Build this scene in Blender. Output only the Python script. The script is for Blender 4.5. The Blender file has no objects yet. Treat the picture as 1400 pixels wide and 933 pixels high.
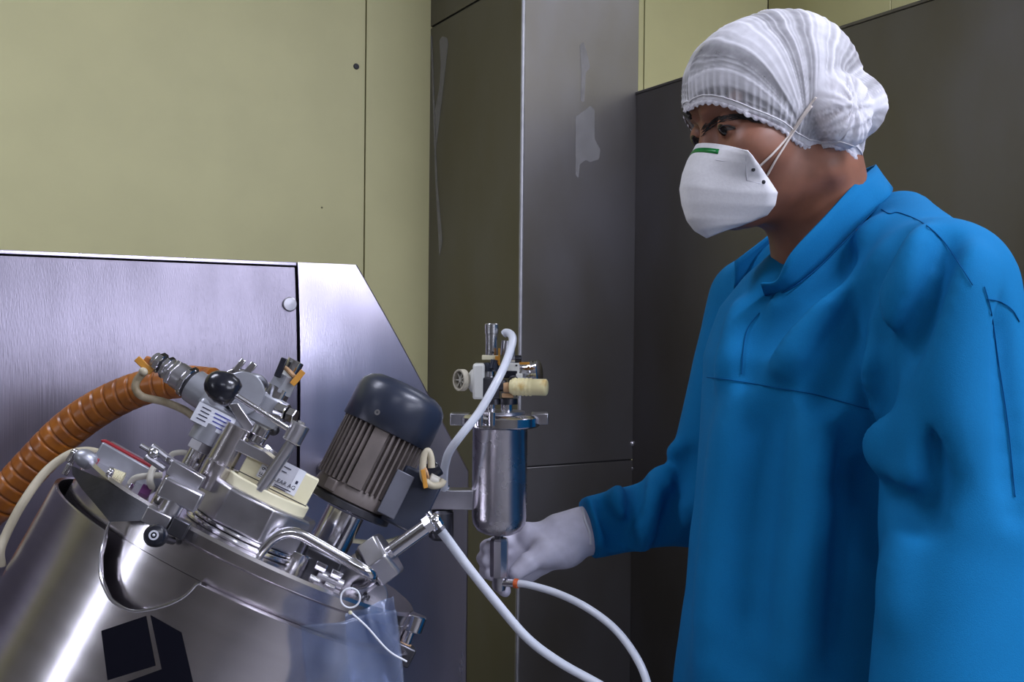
import bpy, bmesh, math, random
import numpy as np
from mathutils import Vector as V, Matrix, noise as mnoise

random.seed(7)
SC = bpy.context.scene
COL = SC.collection
PI = math.pi

# ------------------------------------------------------------------ camera
PITCH, ROLL = 0.0114, 0.010
cam_d = bpy.data.cameras.new('camera')
cam_d.lens = 36.0; cam_d.sensor_width = 36.0; cam_d.clip_start = 0.02
cam = bpy.data.objects.new('camera', cam_d); COL.objects.link(cam)
_r = V((1, 0, 0)); _b = V((0, -math.cos(PITCH), math.sin(PITCH))); _u = _b.cross(_r)
_c, _s = math.cos(ROLL), math.sin(ROLL)
CR = _c*_r + _s*_u; CU = -_s*_r + _c*_u; CB = _b
CO = V((0, 0, 1.37))
cam.matrix_world = Matrix(((CR.x, CU.x, CB.x, CO.x), (CR.y, CU.y, CB.y, CO.y), (CR.z, CU.z, CB.z, CO.z), (0, 0, 0, 1)))
SC.camera = cam
FPX = 1400.0

def at(px, py, d):                      # a point of the room seen at (px, py), d metres away
    return CO + CR*((px-700)/FPX*d) - CU*((py-466.5)/FPX*d) - CB*d

def raydir(px, py):
    return (at(px, py, 1.0) - CO).normalized()

# ------------------------------------------------------------------ world, lights, exposure
w = bpy.data.worlds.new('world'); SC.world = w; w.use_nodes = True
w.node_tree.nodes['Background'].inputs[0].default_value = (0.05, 0.05, 0.06, 1)
w.node_tree.nodes['Background'].inputs[1].default_value = 0.3
SC.view_settings.view_transform = 'Standard'
SC.view_settings.look = 'None'
SC.view_settings.gamma = 1.0
SC.view_settings.use_curve_mapping = False
SC.view_settings.exposure = -0.20

RY = math.radians(30.1)                 # the room's axes against the camera
U = V((math.cos(RY), math.sin(RY), 0)); W = V((-math.sin(RY), math.cos(RY), 0))
ROOM = Matrix.Rotation(RY, 4, 'Z')
BR = V((0.927, 3.77, 0))                # back right corner of the room
CEIL = 3.1

def area(name, loc, sx, sy, power, col):
    d = bpy.data.lights.new(name, 'AREA'); d.shape = 'RECTANGLE'; d.size = sx; d.size_y = sy
    d.energy = power; d.color = col
    o = bpy.data.objects.new(name, d); COL.objects.link(o)
    o.location = loc; o.rotation_euler = (0, 0, RY)
    return o
LAMPS = [((1.50, 0.35), 78), ((-1.3, 0.9), 27), ((0.2, -2.2), 24), ((1.28, 2.50), 12)]
for (lx, ly), pw in LAMPS:
    area('lamp_light', (lx, ly, CEIL-0.085), 1.15, 0.26, pw, (0.80, 0.83, 1.0))

# ------------------------------------------------------------------ materials
MATS = {}
def mat(name, base, rough=0.5, metal=0.0, vary=0.0, nscale=20, stretch=(1, 1, 1), bump=0.0, rvary=0.0,
        base2=None, spec=0.5, trans=0.0, aniso=0.0, sss=0.0, coat=0.0, alpha=1.0, detail=4, contrast=(0.35, 0.65)):
    if name in MATS: return MATS[name]
    m = bpy.data.materials.new(name); m.use_nodes = True
    nt = m.node_tree; p = nt.nodes['Principled BSDF']
    p.inputs['Base Color'].default_value = (*base, 1); p.inputs['Roughness'].default_value = rough
    p.inputs['Metallic'].default_value = metal; p.inputs['Specular IOR Level'].default_value = spec
    p.inputs['Transmission Weight'].default_value = trans; p.inputs['Alpha'].default_value = alpha
    p.inputs['Anisotropic'].default_value = aniso
    p.inputs['Coat Weight'].default_value = coat
    if sss:
        p.inputs['Subsurface Weight'].default_value = sss
        p.inputs['Subsurface Radius'].default_value = (0.01, 0.004, 0.002)
    tc = nt.nodes.new('ShaderNodeTexCoord'); mp = nt.nodes.new('ShaderNodeMapping')
    mp.inputs['Scale'].default_value = stretch
    nz = nt.nodes.new('ShaderNodeTexNoise'); nz.inputs['Scale'].default_value = nscale; nz.inputs['Detail'].default_value = detail
    nt.links.new(tc.outputs['Object'], mp.inputs[0]); nt.links.new(mp.outputs[0], nz.inputs['Vector'])
    rp = nt.nodes.new('ShaderNodeValToRGB'); rp.color_ramp.elements[0].position = contrast[0]; rp.color_ramp.elements[1].position = contrast[1]
    b2 = base2 if base2 else tuple(c*(1-vary) for c in base)
    rp.color_ramp.elements[0].color = (*b2, 1); rp.color_ramp.elements[1].color = (*base, 1)
    nt.links.new(nz.outputs['Fac'], rp.inputs[0]); nt.links.new(rp.outputs[0], p.inputs['Base Color'])
    if rvary:
        mr = nt.nodes.new('ShaderNodeMapRange'); mr.inputs[3].default_value = max(0.02, rough-rvary); mr.inputs[4].default_value = rough+rvary
        nt.links.new(nz.outputs['Fac'], mr.inputs[0]); nt.links.new(mr.outputs[0], p.inputs['Roughness'])
    if bump:
        bp = nt.nodes.new('ShaderNodeBump'); bp.inputs['Strength'].default_value = bump; bp.inputs['Distance'].default_value = 0.002
        nt.links.new(nz.outputs['Fac'], bp.inputs['Height']); nt.links.new(bp.outputs[0], p.inputs['Normal'])
    MATS[name] = m
    return m

M_WALL = mat('yellow_wall_paint', (0.55, 0.52, 0.27), 0.55, vary=0.06, nscale=6, bump=0.02)
M_FLOOR = mat('floor_vinyl', (0.22, 0.215, 0.22), 0.5, vary=0.2, nscale=15)
M_CEIL = mat('ceiling_paint', (0.6, 0.6, 0.58), 0.7, vary=0.05, nscale=8)
M_SHEET = mat('dull_steel_sheet', (0.195, 0.188, 0.194), 0.43, 1.0, base2=(0.165, 0.153, 0.133), nscale=2.5, stretch=(1.5, 1.5, 0.8), rvary=0.08, bump=0.0, detail=8)
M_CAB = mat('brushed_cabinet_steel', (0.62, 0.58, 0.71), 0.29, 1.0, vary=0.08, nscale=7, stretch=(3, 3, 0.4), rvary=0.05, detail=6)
M_CABF = mat('dimmed_panel_steel', (0.285, 0.262, 0.325), 0.33, 1.0, base2=(0.21, 0.193, 0.24), nscale=5, stretch=(3, 3, 0.5), rvary=0.07, detail=7)  # darker copy of the cabinet steel, colour lowered to dim its reflections
def brushed(m, sx, sz, st):            # fine vertical brush lines: spread reflections sideways
    nt = m.node_tree; p = nt.nodes['Principled BSDF']; tc = nt.nodes.new('ShaderNodeTexCoord'); mp = nt.nodes.new('ShaderNodeMapping')
    mp.inputs['Scale'].default_value = (sx, sx, sz); nz = nt.nodes.new('ShaderNodeTexNoise'); nz.inputs['Scale'].default_value = 1.0; nz.inputs['Detail'].default_value = 2
    bp_ = nt.nodes.new('ShaderNodeBump'); bp_.inputs['Strength'].default_value = st; bp_.inputs['Distance'].default_value = 0.0005
    nt.links.new(tc.outputs['Object'], mp.inputs[0]); nt.links.new(mp.outputs[0], nz.inputs['Vector']); nt.links.new(nz.outputs['Fac'], bp_.inputs['Height']); nt.links.new(bp_.outputs[0], p.inputs['Normal'])
brushed(M_CAB, 900, 6, 0.30); brushed(M_CABF, 900, 6, 0.45)
M_EDGE = mat('dark_joint', (0.03, 0.03, 0.035), 0.6)
M_VES = mat('vessel_brushed_steel', (0.62, 0.59, 0.62), 0.21, 1.0, vary=0.08, nscale=10, stretch=(1, 1, 8), rvary=0.03)
M_CHR = mat('polished_steel', (0.72, 0.71, 0.75), 0.14, 1.0, vary=0.05, nscale=30)
M_SAT = mat('satin_steel', (0.52, 0.51, 0.55), 0.30, 1.0, vary=0.12, nscale=40, rvary=0.06)
M_CAST = mat('grey_cast_metal', (0.38, 0.39, 0.43), 0.42, 0.8, vary=0.12, nscale=60)
M_DARKM = mat('dark_metal', (0.10, 0.10, 0.115), 0.35, 0.9, vary=0.3, nscale=40)
M_BLK = mat('black_plastic', (0.012, 0.013, 0.020), 0.22, vary=0.2, nscale=30)
M_FAN = mat('blue_black_paint', (0.022, 0.028, 0.048), 0.32, vary=0.15, nscale=30)
M_MOT = mat('taupe_motor_paint', (0.16, 0.135, 0.125), 0.5, 0.2, vary=0.25, nscale=40)
M_CREAM = mat('cream_plastic', (0.72, 0.68, 0.47), 0.42, vary=0.06, nscale=30)
M_CREAMY = mat('yellowed_plastic', (0.74, 0.66, 0.36), 0.4, base2=(0.55, 0.36, 0.10), nscale=60, contrast=(0.25, 0.45))
M_WHITE = mat('white_plastic', (0.68, 0.68, 0.64), 0.4, vary=0.06, nscale=40)
M_CABLE = mat('beige_cable_rubber', (0.48, 0.43, 0.31), 0.5, vary=0.15, nscale=50)
M_CABLEG = mat('grey_cable_rubber', (0.42, 0.40, 0.34), 0.5, vary=0.1, nscale=50)
M_TUBE = mat('milky_white_tube', (0.66, 0.69, 0.76), 0.3, vary=0.05, nscale=30, trans=0.0)
M_HOSE = mat('orange_hose_rubber', (0.33, 0.105, 0.010), 0.34, base2=(0.20, 0.058, 0.008), nscale=40)
M_ORTAG = mat('orange_tag_plastic', (0.55, 0.25, 0.03), 0.4, vary=0.2, nscale=50)
M_TAN = mat('tan_rubber', (0.50, 0.30, 0.15), 0.5, vary=0.2, nscale=50)
M_RED = mat('red_paint', (0.30, 0.012, 0.02), 0.4, vary=0.2, nscale=40)
M_ORING = mat('orange_red_ring', (0.55, 0.10, 0.02), 0.4)
M_LABEL = mat('label_silver', (0.60, 0.61, 0.68), 0.35, 0.3, vary=0.05, nscale=60)
M_LABELW = mat('label_white', (0.72, 0.74, 0.80), 0.45, vary=0.04, nscale=60)
M_INK = mat('label_ink', (0.02, 0.02, 0.05), 0.5)
M_INKB = mat('label_blue_ink', (0.06, 0.07, 0.30), 0.5)
M_DECAL = mat('matte_black_decal', (0.004, 0.004, 0.008), 0.7, spec=0.06)
M_GOWN = mat('blue_gown_cotton', (0.003, 0.150, 0.365), 0.85, vary=0.10, nscale=900, spec=0.15, bump=0.15)
M_GOWNIN = mat('gown_inside', (0.004, 0.075, 0.17), 0.9, vary=0.1, nscale=900, spec=0.1)
M_SEAM = mat('gown_seam_thread', (0.002, 0.075, 0.22), 0.9, spec=0.1)
M_SKIN = mat('tan_skin', (0.25, 0.105, 0.064), 0.48, vary=0.22, nscale=38, sss=0.10, spec=0.4, bump=0.05)
M_HAIR = mat('dark_hair', (0.02, 0.016, 0.016), 0.6, vary=0.4, nscale=150, stretch=(1, 1, 0.2), bump=0.4)
M_EYE = mat('shaded_eye_white', (0.10, 0.085, 0.078), 0.25)  # darkened white: shade on the eye put into its colour
M_IRIS = mat('dark_iris', (0.012, 0.009, 0.008), 0.1)
M_MASK = mat('white_mask_fibre', (0.74, 0.73, 0.75), 0.85, vary=0.05, nscale=300, spec=0.1, bump=0.08)
M_GREEN = mat('green_nose_strip', (0.0, 0.20, 0.035), 0.3, vary=0.2, nscale=100)
M_STRAP = mat('elastic_strap', (0.62, 0.55, 0.50), 0.7)
M_GLOVE = mat('lilac_white_glove', (0.58, 0.56, 0.66), 0.55, vary=0.12, nscale=60, spec=0.3, bump=0.1)
M_TROU = mat('dark_trouser_cloth', (0.05, 0.06, 0.09), 0.9, vary=0.1, nscale=200)
M_SHOE = mat('white_shoe_cover', (0.6, 0.6, 0.6), 0.7)

def net_material():                     # thin non-woven fabric: denser streaks along the folds, skin and hair show through
    m = bpy.data.materials.new('thin_hair_net_fabric'); m.use_nodes = True
    nt = m.node_tree; nt.nodes.clear(); N = nt.nodes.new; L = nt.links.new
    out = N('ShaderNodeOutputMaterial')
    df = N('ShaderNodeBsdfDiffuse'); df.inputs[0].default_value = (0.84, 0.83, 0.88, 1)
    tl = N('ShaderNodeBsdfTranslucent'); tl.inputs[0].default_value = (0.75, 0.74, 0.80, 1)
    m1 = N('ShaderNodeMixShader'); m1.inputs[0].default_value = 0.2; L(df.outputs[0], m1.inputs[1]); L(tl.outputs[0], m1.inputs[2])
    tr = N('ShaderNodeBsdfTransparent')
    tc = N('ShaderNodeTexCoord'); nz = N('ShaderNodeTexNoise'); nz.inputs['Scale'].default_value = 70; nz.inputs['Detail'].default_value = 6
    L(tc.outputs['Object'], nz.inputs['Vector'])
    at_ = N('ShaderNodeAttribute'); at_.attribute_name = 'fold'
    ad = N('ShaderNodeMath'); ad.operation = 'MULTIPLY_ADD'; ad.inputs[1].default_value = 0.5
    L(nz.outputs['Fac'], ad.inputs[0]); L(at_.outputs['Fac'], ad.inputs[2])
    mr = N('ShaderNodeMapRange'); mr.inputs[1].default_value = 0.2; mr.inputs[2].default_value = 0.95; mr.inputs[3].default_value = 0.26; mr.inputs[4].default_value = 0.96
    L(ad.outputs[0], mr.inputs[0])
    m2 = N('ShaderNodeMixShader'); L(mr.outputs[0], m2.inputs[0]); L(tr.outputs[0], m2.inputs[1]); L(m1.outputs[0], m2.inputs[2])
    L(m2.outputs[0], out.inputs[0])
    return m
M_NET = net_material()

def bag_material():
    m = bpy.data.materials.new('clear_polythene'); m.use_nodes = True
    nt = m.node_tree; nt.nodes.clear(); N = nt.nodes.new; L = nt.links.new
    out = N('ShaderNodeOutputMaterial')
    df = N('ShaderNodeBsdfDiffuse'); df.inputs[0].default_value = (0.36, 0.42, 0.58, 1)
    gl = N('ShaderNodeBsdfGlossy'); gl.inputs[1].default_value = 0.25; gl.inputs[0].default_value = (0.8, 0.85, 1, 1)
    tr = N('ShaderNodeBsdfTransparent'); tr.inputs[0].default_value = (0.80, 0.84, 0.92, 1)
    m1 = N('ShaderNodeMixShader'); m1.inputs[0].default_value = 0.25; L(df.outputs[0], m1.inputs[1]); L(gl.outputs[0], m1.inputs[2])
    tc = N('ShaderNodeTexCoord'); nz = N('ShaderNodeTexNoise'); nz.inputs['Scale'].default_value = 25; nz.inputs['Detail'].default_value = 4
    L(tc.outputs['Object'], nz.inputs['Vector'])
    mr = N('ShaderNodeMapRange'); mr.inputs[1].default_value = 0.3; mr.inputs[2].default_value = 0.7; mr.inputs[3].default_value = 0.14; mr.inputs[4].default_value = 0.34
    L(nz.outputs['Fac'], mr.inputs[0])
    m2 = N('ShaderNodeMixShader'); L(mr.outputs[0], m2.inputs[0]); L(tr.outputs[0], m2.inputs[1]); L(m1.outputs[0], m2.inputs[2])
    L(m2.outputs[0], out.inputs[0])
    return m
M_BAG = bag_material()

def emit_mat(name, col, s):
    m = bpy.data.materials.new(name); m.use_nodes = True; nt = m.node_tree; nt.nodes.clear()
    o = nt.nodes.new('ShaderNodeOutputMaterial'); e = nt.nodes.new('ShaderNodeEmission')
    e.inputs[0].default_value = (*col, 1); e.inputs[1].default_value = s; nt.links.new(e.outputs[0], o.inputs[0])
    return m

# ------------------------------------------------------------------ object helpers
def tag(o, label=None, cat=None, group=None, kind=None):
    if label: o['label'] = label
    if cat: o['category'] = cat
    if group: o['group'] = group
    if kind: o['kind'] = kind
    return o

def empty(name, mtx, label=None, cat=None, group=None):
    o = bpy.data.objects.new(name, None); COL.objects.link(o); o.empty_display_size = 0.05
    o.matrix_world = mtx
    return tag(o, label, cat, group)

def meshobj(name, verts, faces, m, parent=None, smooth=True, angle=35, bevel=0.0):
    me = bpy.data.meshes.new(name); me.from_pydata([tuple(v) for v in verts], [], [tuple(f) for f in faces]); me.update()
    bm = bmesh.new(); bm.from_mesh(me); bmesh.ops.recalc_face_normals(bm, faces=bm.faces); bm.to_mesh(me); bm.free()
    me.materials.append(m)
    if smooth:
        me.polygons.foreach_set('use_smooth', [True]*len(me.polygons))
        if angle: me.set_sharp_from_angle(angle=math.radians(angle))
    o = bpy.data.objects.new(name, me); COL.objects.link(o)
    if parent: o.parent = parent
    if bevel:
        b = o.modifiers.new('bevel', 'BEVEL'); b.width = bevel; b.segments = 2; b.limit_method = 'ANGLE'; b.angle_limit = math.radians(40)
    return o

def frame_of(ax):
    ax = V(ax).normalized(); t = V((0, 0, 1)) if abs(ax.z) < 0.9 else V((1, 0, 0))
    a = ax.cross(t).normalized(); b = ax.cross(a).normalized()
    return a, b, ax

def smooth_path(pts, per=8):
    pts = [V(p) for p in pts]
    if len(pts) < 3: return pts
    P = [2*pts[0]-pts[1]] + pts + [2*pts[-1]-pts[-2]]; out = []
    for i in range(1, len(P)-2):
        p0, p1, p2, p3 = P[i-1], P[i], P[i+1], P[i+2]
        for k in range(per):
            t = k/per
            out.append(0.5*((2*p1)+(p2-p0)*t+(2*p0-5*p1+4*p2-p3)*t*t+(3*p1-p0-3*p2+p3)*t**3))
    out.append(pts[-1])
    return out

class MB:
    def __init__(s): s.v = []; s.f = []
    def add(s, vs, fs):
        n = len(s.v); s.v += [V(v) for v in vs]; s.f += [[n+i for i in f] for f in fs]; return s
    def box(s, c, size, ax=None, ay=None, az=None):
        ax = V(ax or (1, 0, 0)).normalized(); az = V(az or (0, 0, 1)).normalized(); ay = V(ay).normalized() if ay else az.cross(ax).normalized()
        c = V(c); x, y, z = [k/2 for k in size]
        vs = [c+ax*x*i+ay*y*j+az*z*k for i in (-1, 1) for j in (-1, 1) for k in (-1, 1)]
        return s.add(vs, [(0, 1, 3, 2), (4, 6, 7, 5), (0, 4, 5, 1), (2, 3, 7, 6), (0, 2, 6, 4), (1, 5, 7, 3)])
    def lathe(s, p0, ax, prof, n=28, caps=True, rot=0.0):
        a, b, ax = frame_of(ax); p0 = V(p0); vs = []; fs = []
        for h, r in prof:
            for i in range(n):
                t = 2*PI*i/n+rot; vs.append(p0+ax*h+a*(r*math.cos(t))+b*(r*math.sin(t)))
        for k in range(len(prof)-1):
            for i in range(n):
                j = (i+1) % n; fs.append((k*n+i, k*n+j, (k+1)*n+j, (k+1)*n+i))
        if caps:
            fs.append(tuple(range(n-1, -1, -1))); fs.append(tuple((len(prof)-1)*n+i for i in range(n)))
        return s.add(vs, fs)
    def cyl(s, p0, p1, r0, r1=None, n=24, ch=0.0, rot=0.0):
        p0 = V(p0); p1 = V(p1); h = (p1-p0).length; r1 = r0 if r1 is None else r1
        if ch: prof = [(0, r0-ch), (ch, r0), (h-ch, r1), (h, r1-ch)]
        else: prof = [(0, r0), (h, r1)]
        return s.lathe(p0, p1-p0, prof, n, rot=rot)
    def ring(s, p0, p1, ro, ri, n=40):
        p0 = V(p0); h = (V(p1)-p0).length
        a, b, ax = frame_of(V(p1)-p0); vs = []; fs = []
        prof = [(0, ri), (0, ro), (h, ro), (h, ri)]
        for hh, r in prof:
            for i in range(n):
                t = 2*PI*i/n; vs.append(p0+ax*hh+a*(r*math.cos(t))+b*(r*math.sin(t)))
        for k in range(4):
            for i in range(n):
                j = (i+1) % n; k2 = (k+1) % 4; fs.append((k*n+i, k*n+j, k2*n+j, k2*n+i))
        return s.add(vs, fs)
    def torus(s, c, ax, R, r, n=40, m=10, a0=0.0, a1=2*PI):
        a, b, ax = frame_of(ax); c = V(c); full = abs(a1-a0-2*PI) < 1e-6; N = n if full else n+1; vs = []; fs = []
        for i in range(N):
            t = a0+(a1-a0)*i/n; d = a*math.cos(t)+b*math.sin(t)
            for j in range(m):
                q = 2*PI*j/m; vs.append(c+d*(R+r*math.cos(q))+ax*(r*math.sin(q)))
        for i in range(n):
            i2 = (i+1) % N
            for j in range(m): fs.append((i*m+j, i2*m+j, i2*m+(j+1) % m, i*m+(j+1) % m))
        if not full: fs += [tuple(range(m)), tuple(n*m+j for j in range(m))]
        return s.add(vs, fs)
    def tube(s, pts, r, n=12, per=8, smooth=True, caps=True):
        P = smooth_path(pts, per) if smooth else [V(p) for p in pts]
        rr = r if callable(r) else (lambda t: r)
        t0 = (P[1]-P[0]).normalized(); a = frame_of(t0)[0]; vs = []; fs = []
        for i, p in enumerate(P):
            t = (P[min(i+1, len(P)-1)]-P[max(i-1, 0)]).normalized()
            a = (a-t*a.dot(t)).normalized(); b = t.cross(a); R = rr(i/(len(P)-1))
            for k in range(n):
                q = 2*PI*k/n; vs.append(p+a*(R*math.cos(q))+b*(R*math.sin(q)))
        for i in range(len(P)-1):
            for k in range(n):
                k2 = (k+1) % n; fs.append((i*n+k, i*n+k2, (i+1)*n+k2, (i+1)*n+k))
        if caps: fs += [tuple(range(n-1, -1, -1)), tuple((len(P)-1)*n+k for k in range(n))]
        return s.add(vs, fs)
    def ball(s, c, r, n=20, m=14, ax=None):
        c = V(c); r = (r, r, r) if not hasattr(r, '__len__') else r
        fa = frame_of(ax) if ax else (V((1, 0, 0)), V((0, 1, 0)), V((0, 0, 1)))
        vs = [c-fa[2]*r[2]]; fs = []
        for j in range(1, m):
            p = PI*j/m
            for i in range(n):
                t = 2*PI*i/n
                vs.append(c+fa[0]*(r[0]*math.sin(p)*math.cos(t))+fa[1]*(r[1]*math.sin(p)*math.sin(t))-fa[2]*(r[2]*math.cos(p)))
        vs.append(c+fa[2]*r[2]); L = len(vs)-1
        for i in range(n):
            i2 = (i+1) % n; fs.append((0, 1+i2, 1+i))
            for j in range(m-2): fs.append((1+j*n+i, 1+j*n+i2, 1+(j+1)*n+i2, 1+(j+1)*n+i))
            fs.append((1+(m-2)*n+i, 1+(m-2)*n+i2, L))
        return s.add(vs, fs)
    def prism(s, poly, off):
        off = V(off); n = len(poly); vs = [V(p) for p in poly]+[V(p)+off for p in poly]
        fs = [tuple(range(n-1, -1, -1)), tuple(range(n, 2*n))]+[(i, (i+1) % n, n+(i+1) % n, n+i) for i in range(n)]
        return s.add(vs, fs)
    def build(s, name, m, parent=None, bevel=0.0, label=None, angle=35, smooth=True):
        o = meshobj(name, s.v, s.f, m, parent, smooth, angle, bevel)
        if label: o['label'] = label
        return o

def text_mesh(txt, size, origin, ax, ay, m, parent, name='lettering'):
    c = bpy.data.curves.new('t', 'FONT'); c.body = txt; c.size = size; c.extrude = 0.00012; c.align_x = 'LEFT'
    o = bpy.data.objects.new('t', c); COL.objects.link(o); bpy.context.view_layer.update()
    me = bpy.data.meshes.new_from_object(o.evaluated_get(bpy.context.evaluated_depsgraph_get()))
    bpy.data.objects.remove(o); bpy.data.curves.remove(c)
    ax = V(ax).normalized(); ay = V(ay).normalized(); az = ax.cross(ay)
    for v in me.vertices: v.co = V(origin)+ax*v.co.x+ay*v.co.y+az*v.co.z
    me.materials.clear(); me.materials.append(m); me.name = name
    t = bpy.data.objects.new(name, me); COL.objects.link(t); t.parent = parent
    return t

# ------------------------------------------------------------------ the room
M_GREYW = mat('grey_wall_paint', (0.50, 0.47, 0.45), 0.6, vary=0.1, nscale=5)
M_PANE = emit_mat('added_glow', (0.80, 0.83, 1.0), 10.0); M_PANEL = emit_mat('added_glow_left', (0.82, 0.86, 1.0), 16.0)  # glow of the added panes that the steel mirrors
def rpt(u, v, z=0.0): return BR + U*u + W*v + V((0, 0, z))
def struct(o): o['kind'] = 'structure'; return o
RW, RD = 7.2, 6.4
def slab(name, u0, u1, v0, v1, z0, z1, m):
    b = MB(); b.box(rpt((u0+u1)/2, (v0+v1)/2, (z0+z1)/2), (u1-u0, v1-v0, z1-z0), ax=U, az=(0, 0, 1)); return struct(b.build(name, m, smooth=False))
slab('floor', -RW, 0.0, -RD, 0.0, -0.08, 0.0, M_FLOOR)
slab('ceiling', -RW, 0.0, -RD, 0.0, CEIL, CEIL+0.08, M_CEIL)
wb = slab('wall_back', -RW, 0.12, 0.012, 0.12, 0, CEIL, M_EDGE)
wr = slab('wall_right', 0.012, 0.12, -RD, 0.012, 0, CEIL, M_EDGE)
slab('wall_left', -RW-0.12, -RW, -RD, 0.12, 0, CEIL, M_GREYW)
slab('wall_front', -RW, 0.12, -RD-0.12, -RD, 0, CEIL, M_GREYW)
# glowing panes added outside the frame, for reflections on cabinet and vessel
def added_wall_pane(name, u, v0, v1, z0, z1, sgn, m):
    b = MB(); b.box(rpt(u+sgn*0.015, (v0+v1)/2, (z0+z1)/2), (0.03, v1-v0+0.12, z1-z0+0.12), ax=U); w1 = struct(b.build(name, M_CEIL, smooth=False))
    n_ = max(1, round((v1-v0)/0.75))
    for i in range(n_):
        va = v0+(v1-v0)*i/n_; vb_ = v0+(v1-v0)*(i+1)/n_
        b = MB(); b.box(rpt(u+sgn*0.034, (va+vb_)/2, (z0+z1)/2), (0.006, vb_-va-0.04, z1-z0), ax=U); b.build('glowing_pane', m, w1, smooth=False)
added_wall_pane('added_pane_1', 0.0, -5.9, -3.6, 1.95, 2.85, -1, M_PANE)  # added for the bright top of the cabinet
added_wall_pane('added_pane_2', -RW, -2.80, -2.50, 1.35, 2.85, 1, M_PANEL)  # narrow strip added for the bright streak on the jacket
slab('wall_left', -RW-0.12, -RW, -RD, 0.12, 0, CEIL, M_GREYW)
slab('wall_front', -RW, 0.12, -RD-0.12, -RD, 0, CEIL, M_GREYW)
# glowing panes added high behind the camera, for the cabinet's reflection
wz0, wz1, wu0, wu1 = 1.72, 2.75, -2.35, -0.25
b = MB(); b.box(rpt((wu0+wu1)/2, -RD+0.015, (wz0+wz1)/2), (wu1-wu0+0.12, 0.03, wz1-wz0+0.12), ax=U); w1 = struct(b.build('added_pane_1', M_CEIL, smooth=False))
for i in range(3):
    ua = wu0+(wu1-wu0)*i/3; ub = wu0+(wu1-wu0)*(i+1)/3
    b = MB(); b.box(rpt((ua+ub)/2, -RD+0.034, (wz0+wz1)/2), (ub-ua-0.05, 0.006, wz1-wz0), ax=U); b.build('glowing_pane', M_PANE, w1, smooth=False)
# wall panels with thin recessed joints
def ray_wall(px, py):
    d = raydir(px, py); t = (BR-CO).dot(W)/d.dot(W); return CO+d*t
def wall_u(px): return (ray_wall(px, 300)-BR).dot(U)
uj = wall_u(498.5); uj2 = wall_u(878)
cuts = [-RW, uj-2.4, uj-1.2, uj, uj2-0.62, uj2, 0.0]
for a, b_ in zip(cuts[:-1], cuts[1:]):
    b = MB(); b.box(rpt((a+b_)/2, 0.006, CEIL/2), (b_-a-0.004, 0.012, CEIL), ax=U); b.build('wall_panel', M_WALL, wb, bevel=0.0015)
for a, b_ in ((-6.4, -5.2), (-5.2, -4.0), (-4.0, -2.8), (-2.8, -1.6), (-1.6, -0.55), (-0.55, 0.0)):
    b = MB(); b.box(rpt(0.006, (a+b_)/2, CEIL/2), (0.012, b_-a-0.003, CEIL), ax=U); b.build('wall_panel', M_WALL, wr, bevel=0.0015)
p = ray_wall(487, 91)
b = MB(); b.lathe(p+W*0.002, -W, [(0, 0.0085), (0.003, 0.009), (0.006, 0.007), (0.007, 0.003)], 16); b.build('wall_screw', M_EDGE, wb)
p = ray_wall(440, 284)
b = MB(); b.lathe(p+W*0.002, -W, [(0, 0.003), (0.003, 0.003), (0.004, 0.001)], 10); b.build('wall_screw', mat('olive_plug', (0.16, 0.15, 0.07), 0.6), wb)

# ceiling lamps
M_LAMP = emit_mat('lamp_diffuser', (0.80, 0.84, 1.0), 3.0)
lamp_labels = ['ceiling lamp on the right, above the man and the steel partition', 'ceiling lamp on the left, above the steel cabinet',
               'ceiling lamp behind the camera', 'ceiling lamp between the steel partition and the right wall']
for ((lx, ly), pw), lab in zip(LAMPS, lamp_labels):
    e = empty('ceiling_lamp', Matrix.Translation((lx, ly, CEIL)) @ ROOM, lab, 'lamp', 'ceiling lamps')
    b = MB(); b.box((0, 0, -0.03), (1.25, 0.34, 0.06)); b.build('lamp_housing', M_CEIL, e, bevel=0.004)
    b = MB(); b.box((0, 0, -0.066), (1.18, 0.28, 0.012)); b.build('lamp_diffuser', M_LAMP, e)

# ------------------------------------------------------------------ steel clad column
def plane_hit(px, py, P, n):
    d = raydir(px, py); return CO+d*((P-CO).dot(n)/d.dot(n))
CC = V((0.0205, 2.617, 0))                                  # its corner towards the camera
cw, cl = 0.365, 0.545
col = empty('steel_column', Matrix.Translation(CC+U*cw/2+W*cl/2) @ ROOM, 'tall square column clad in dull grey steel sheets, standing before the yellow wall', 'column')
# local: x along U, y along W
b = MB(); b.box((0, 0, CEIL/2), (cw-0.01, cl-0.01, CEIL)); b.build('core', M_EDGE, col)
zl = plane_hit(586, 40, CC, U).z; zr = plane_hit(790, 634, CC, W).z
for z0, z1 in ((0, zr-0.0015), (zr+0.0015, CEIL)):
    b = MB(); b.box((0, -cl/2+0.002, (z0+z1)/2), (cw, 0.008, z1-z0)); b.build('front_sheet', M_SHEET, col, bevel=0.0015)
for z0, z1 in ((0, zl-0.003), (zl+0.003, CEIL)):
    b = MB(); b.box((-cw/2+0.002, 0.002, (z0+z1)/2), (0.008, cl, z1-z0)); b.build('side_sheet', M_SHEET, col, bevel=0.0015)
b = MB(); b.cyl((-cw/2+0.001, -cl/2+0.001, 0), (-cw/2+0.001, -cl/2+0.001, CEIL), 0.006, n=10); b.build('corner_bead', mat('corner_bead_steel', (0.34, 0.34, 0.36), 0.45, 0.8, vary=0.2, nscale=30), col)
CI = col.matrix_world.inverted()
for px, py in ((864, 607), (866, 641)):
    q = plane_hit(px, py, CC, W); b = MB(); b.lathe(CI @ q + V((0, 0.0, 0)), (0, -1, 0), [(0, 0.008), (0.005, 0.007), (0.008, 0.003)], 14); b.build('rivet', M_SAT, col)
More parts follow.
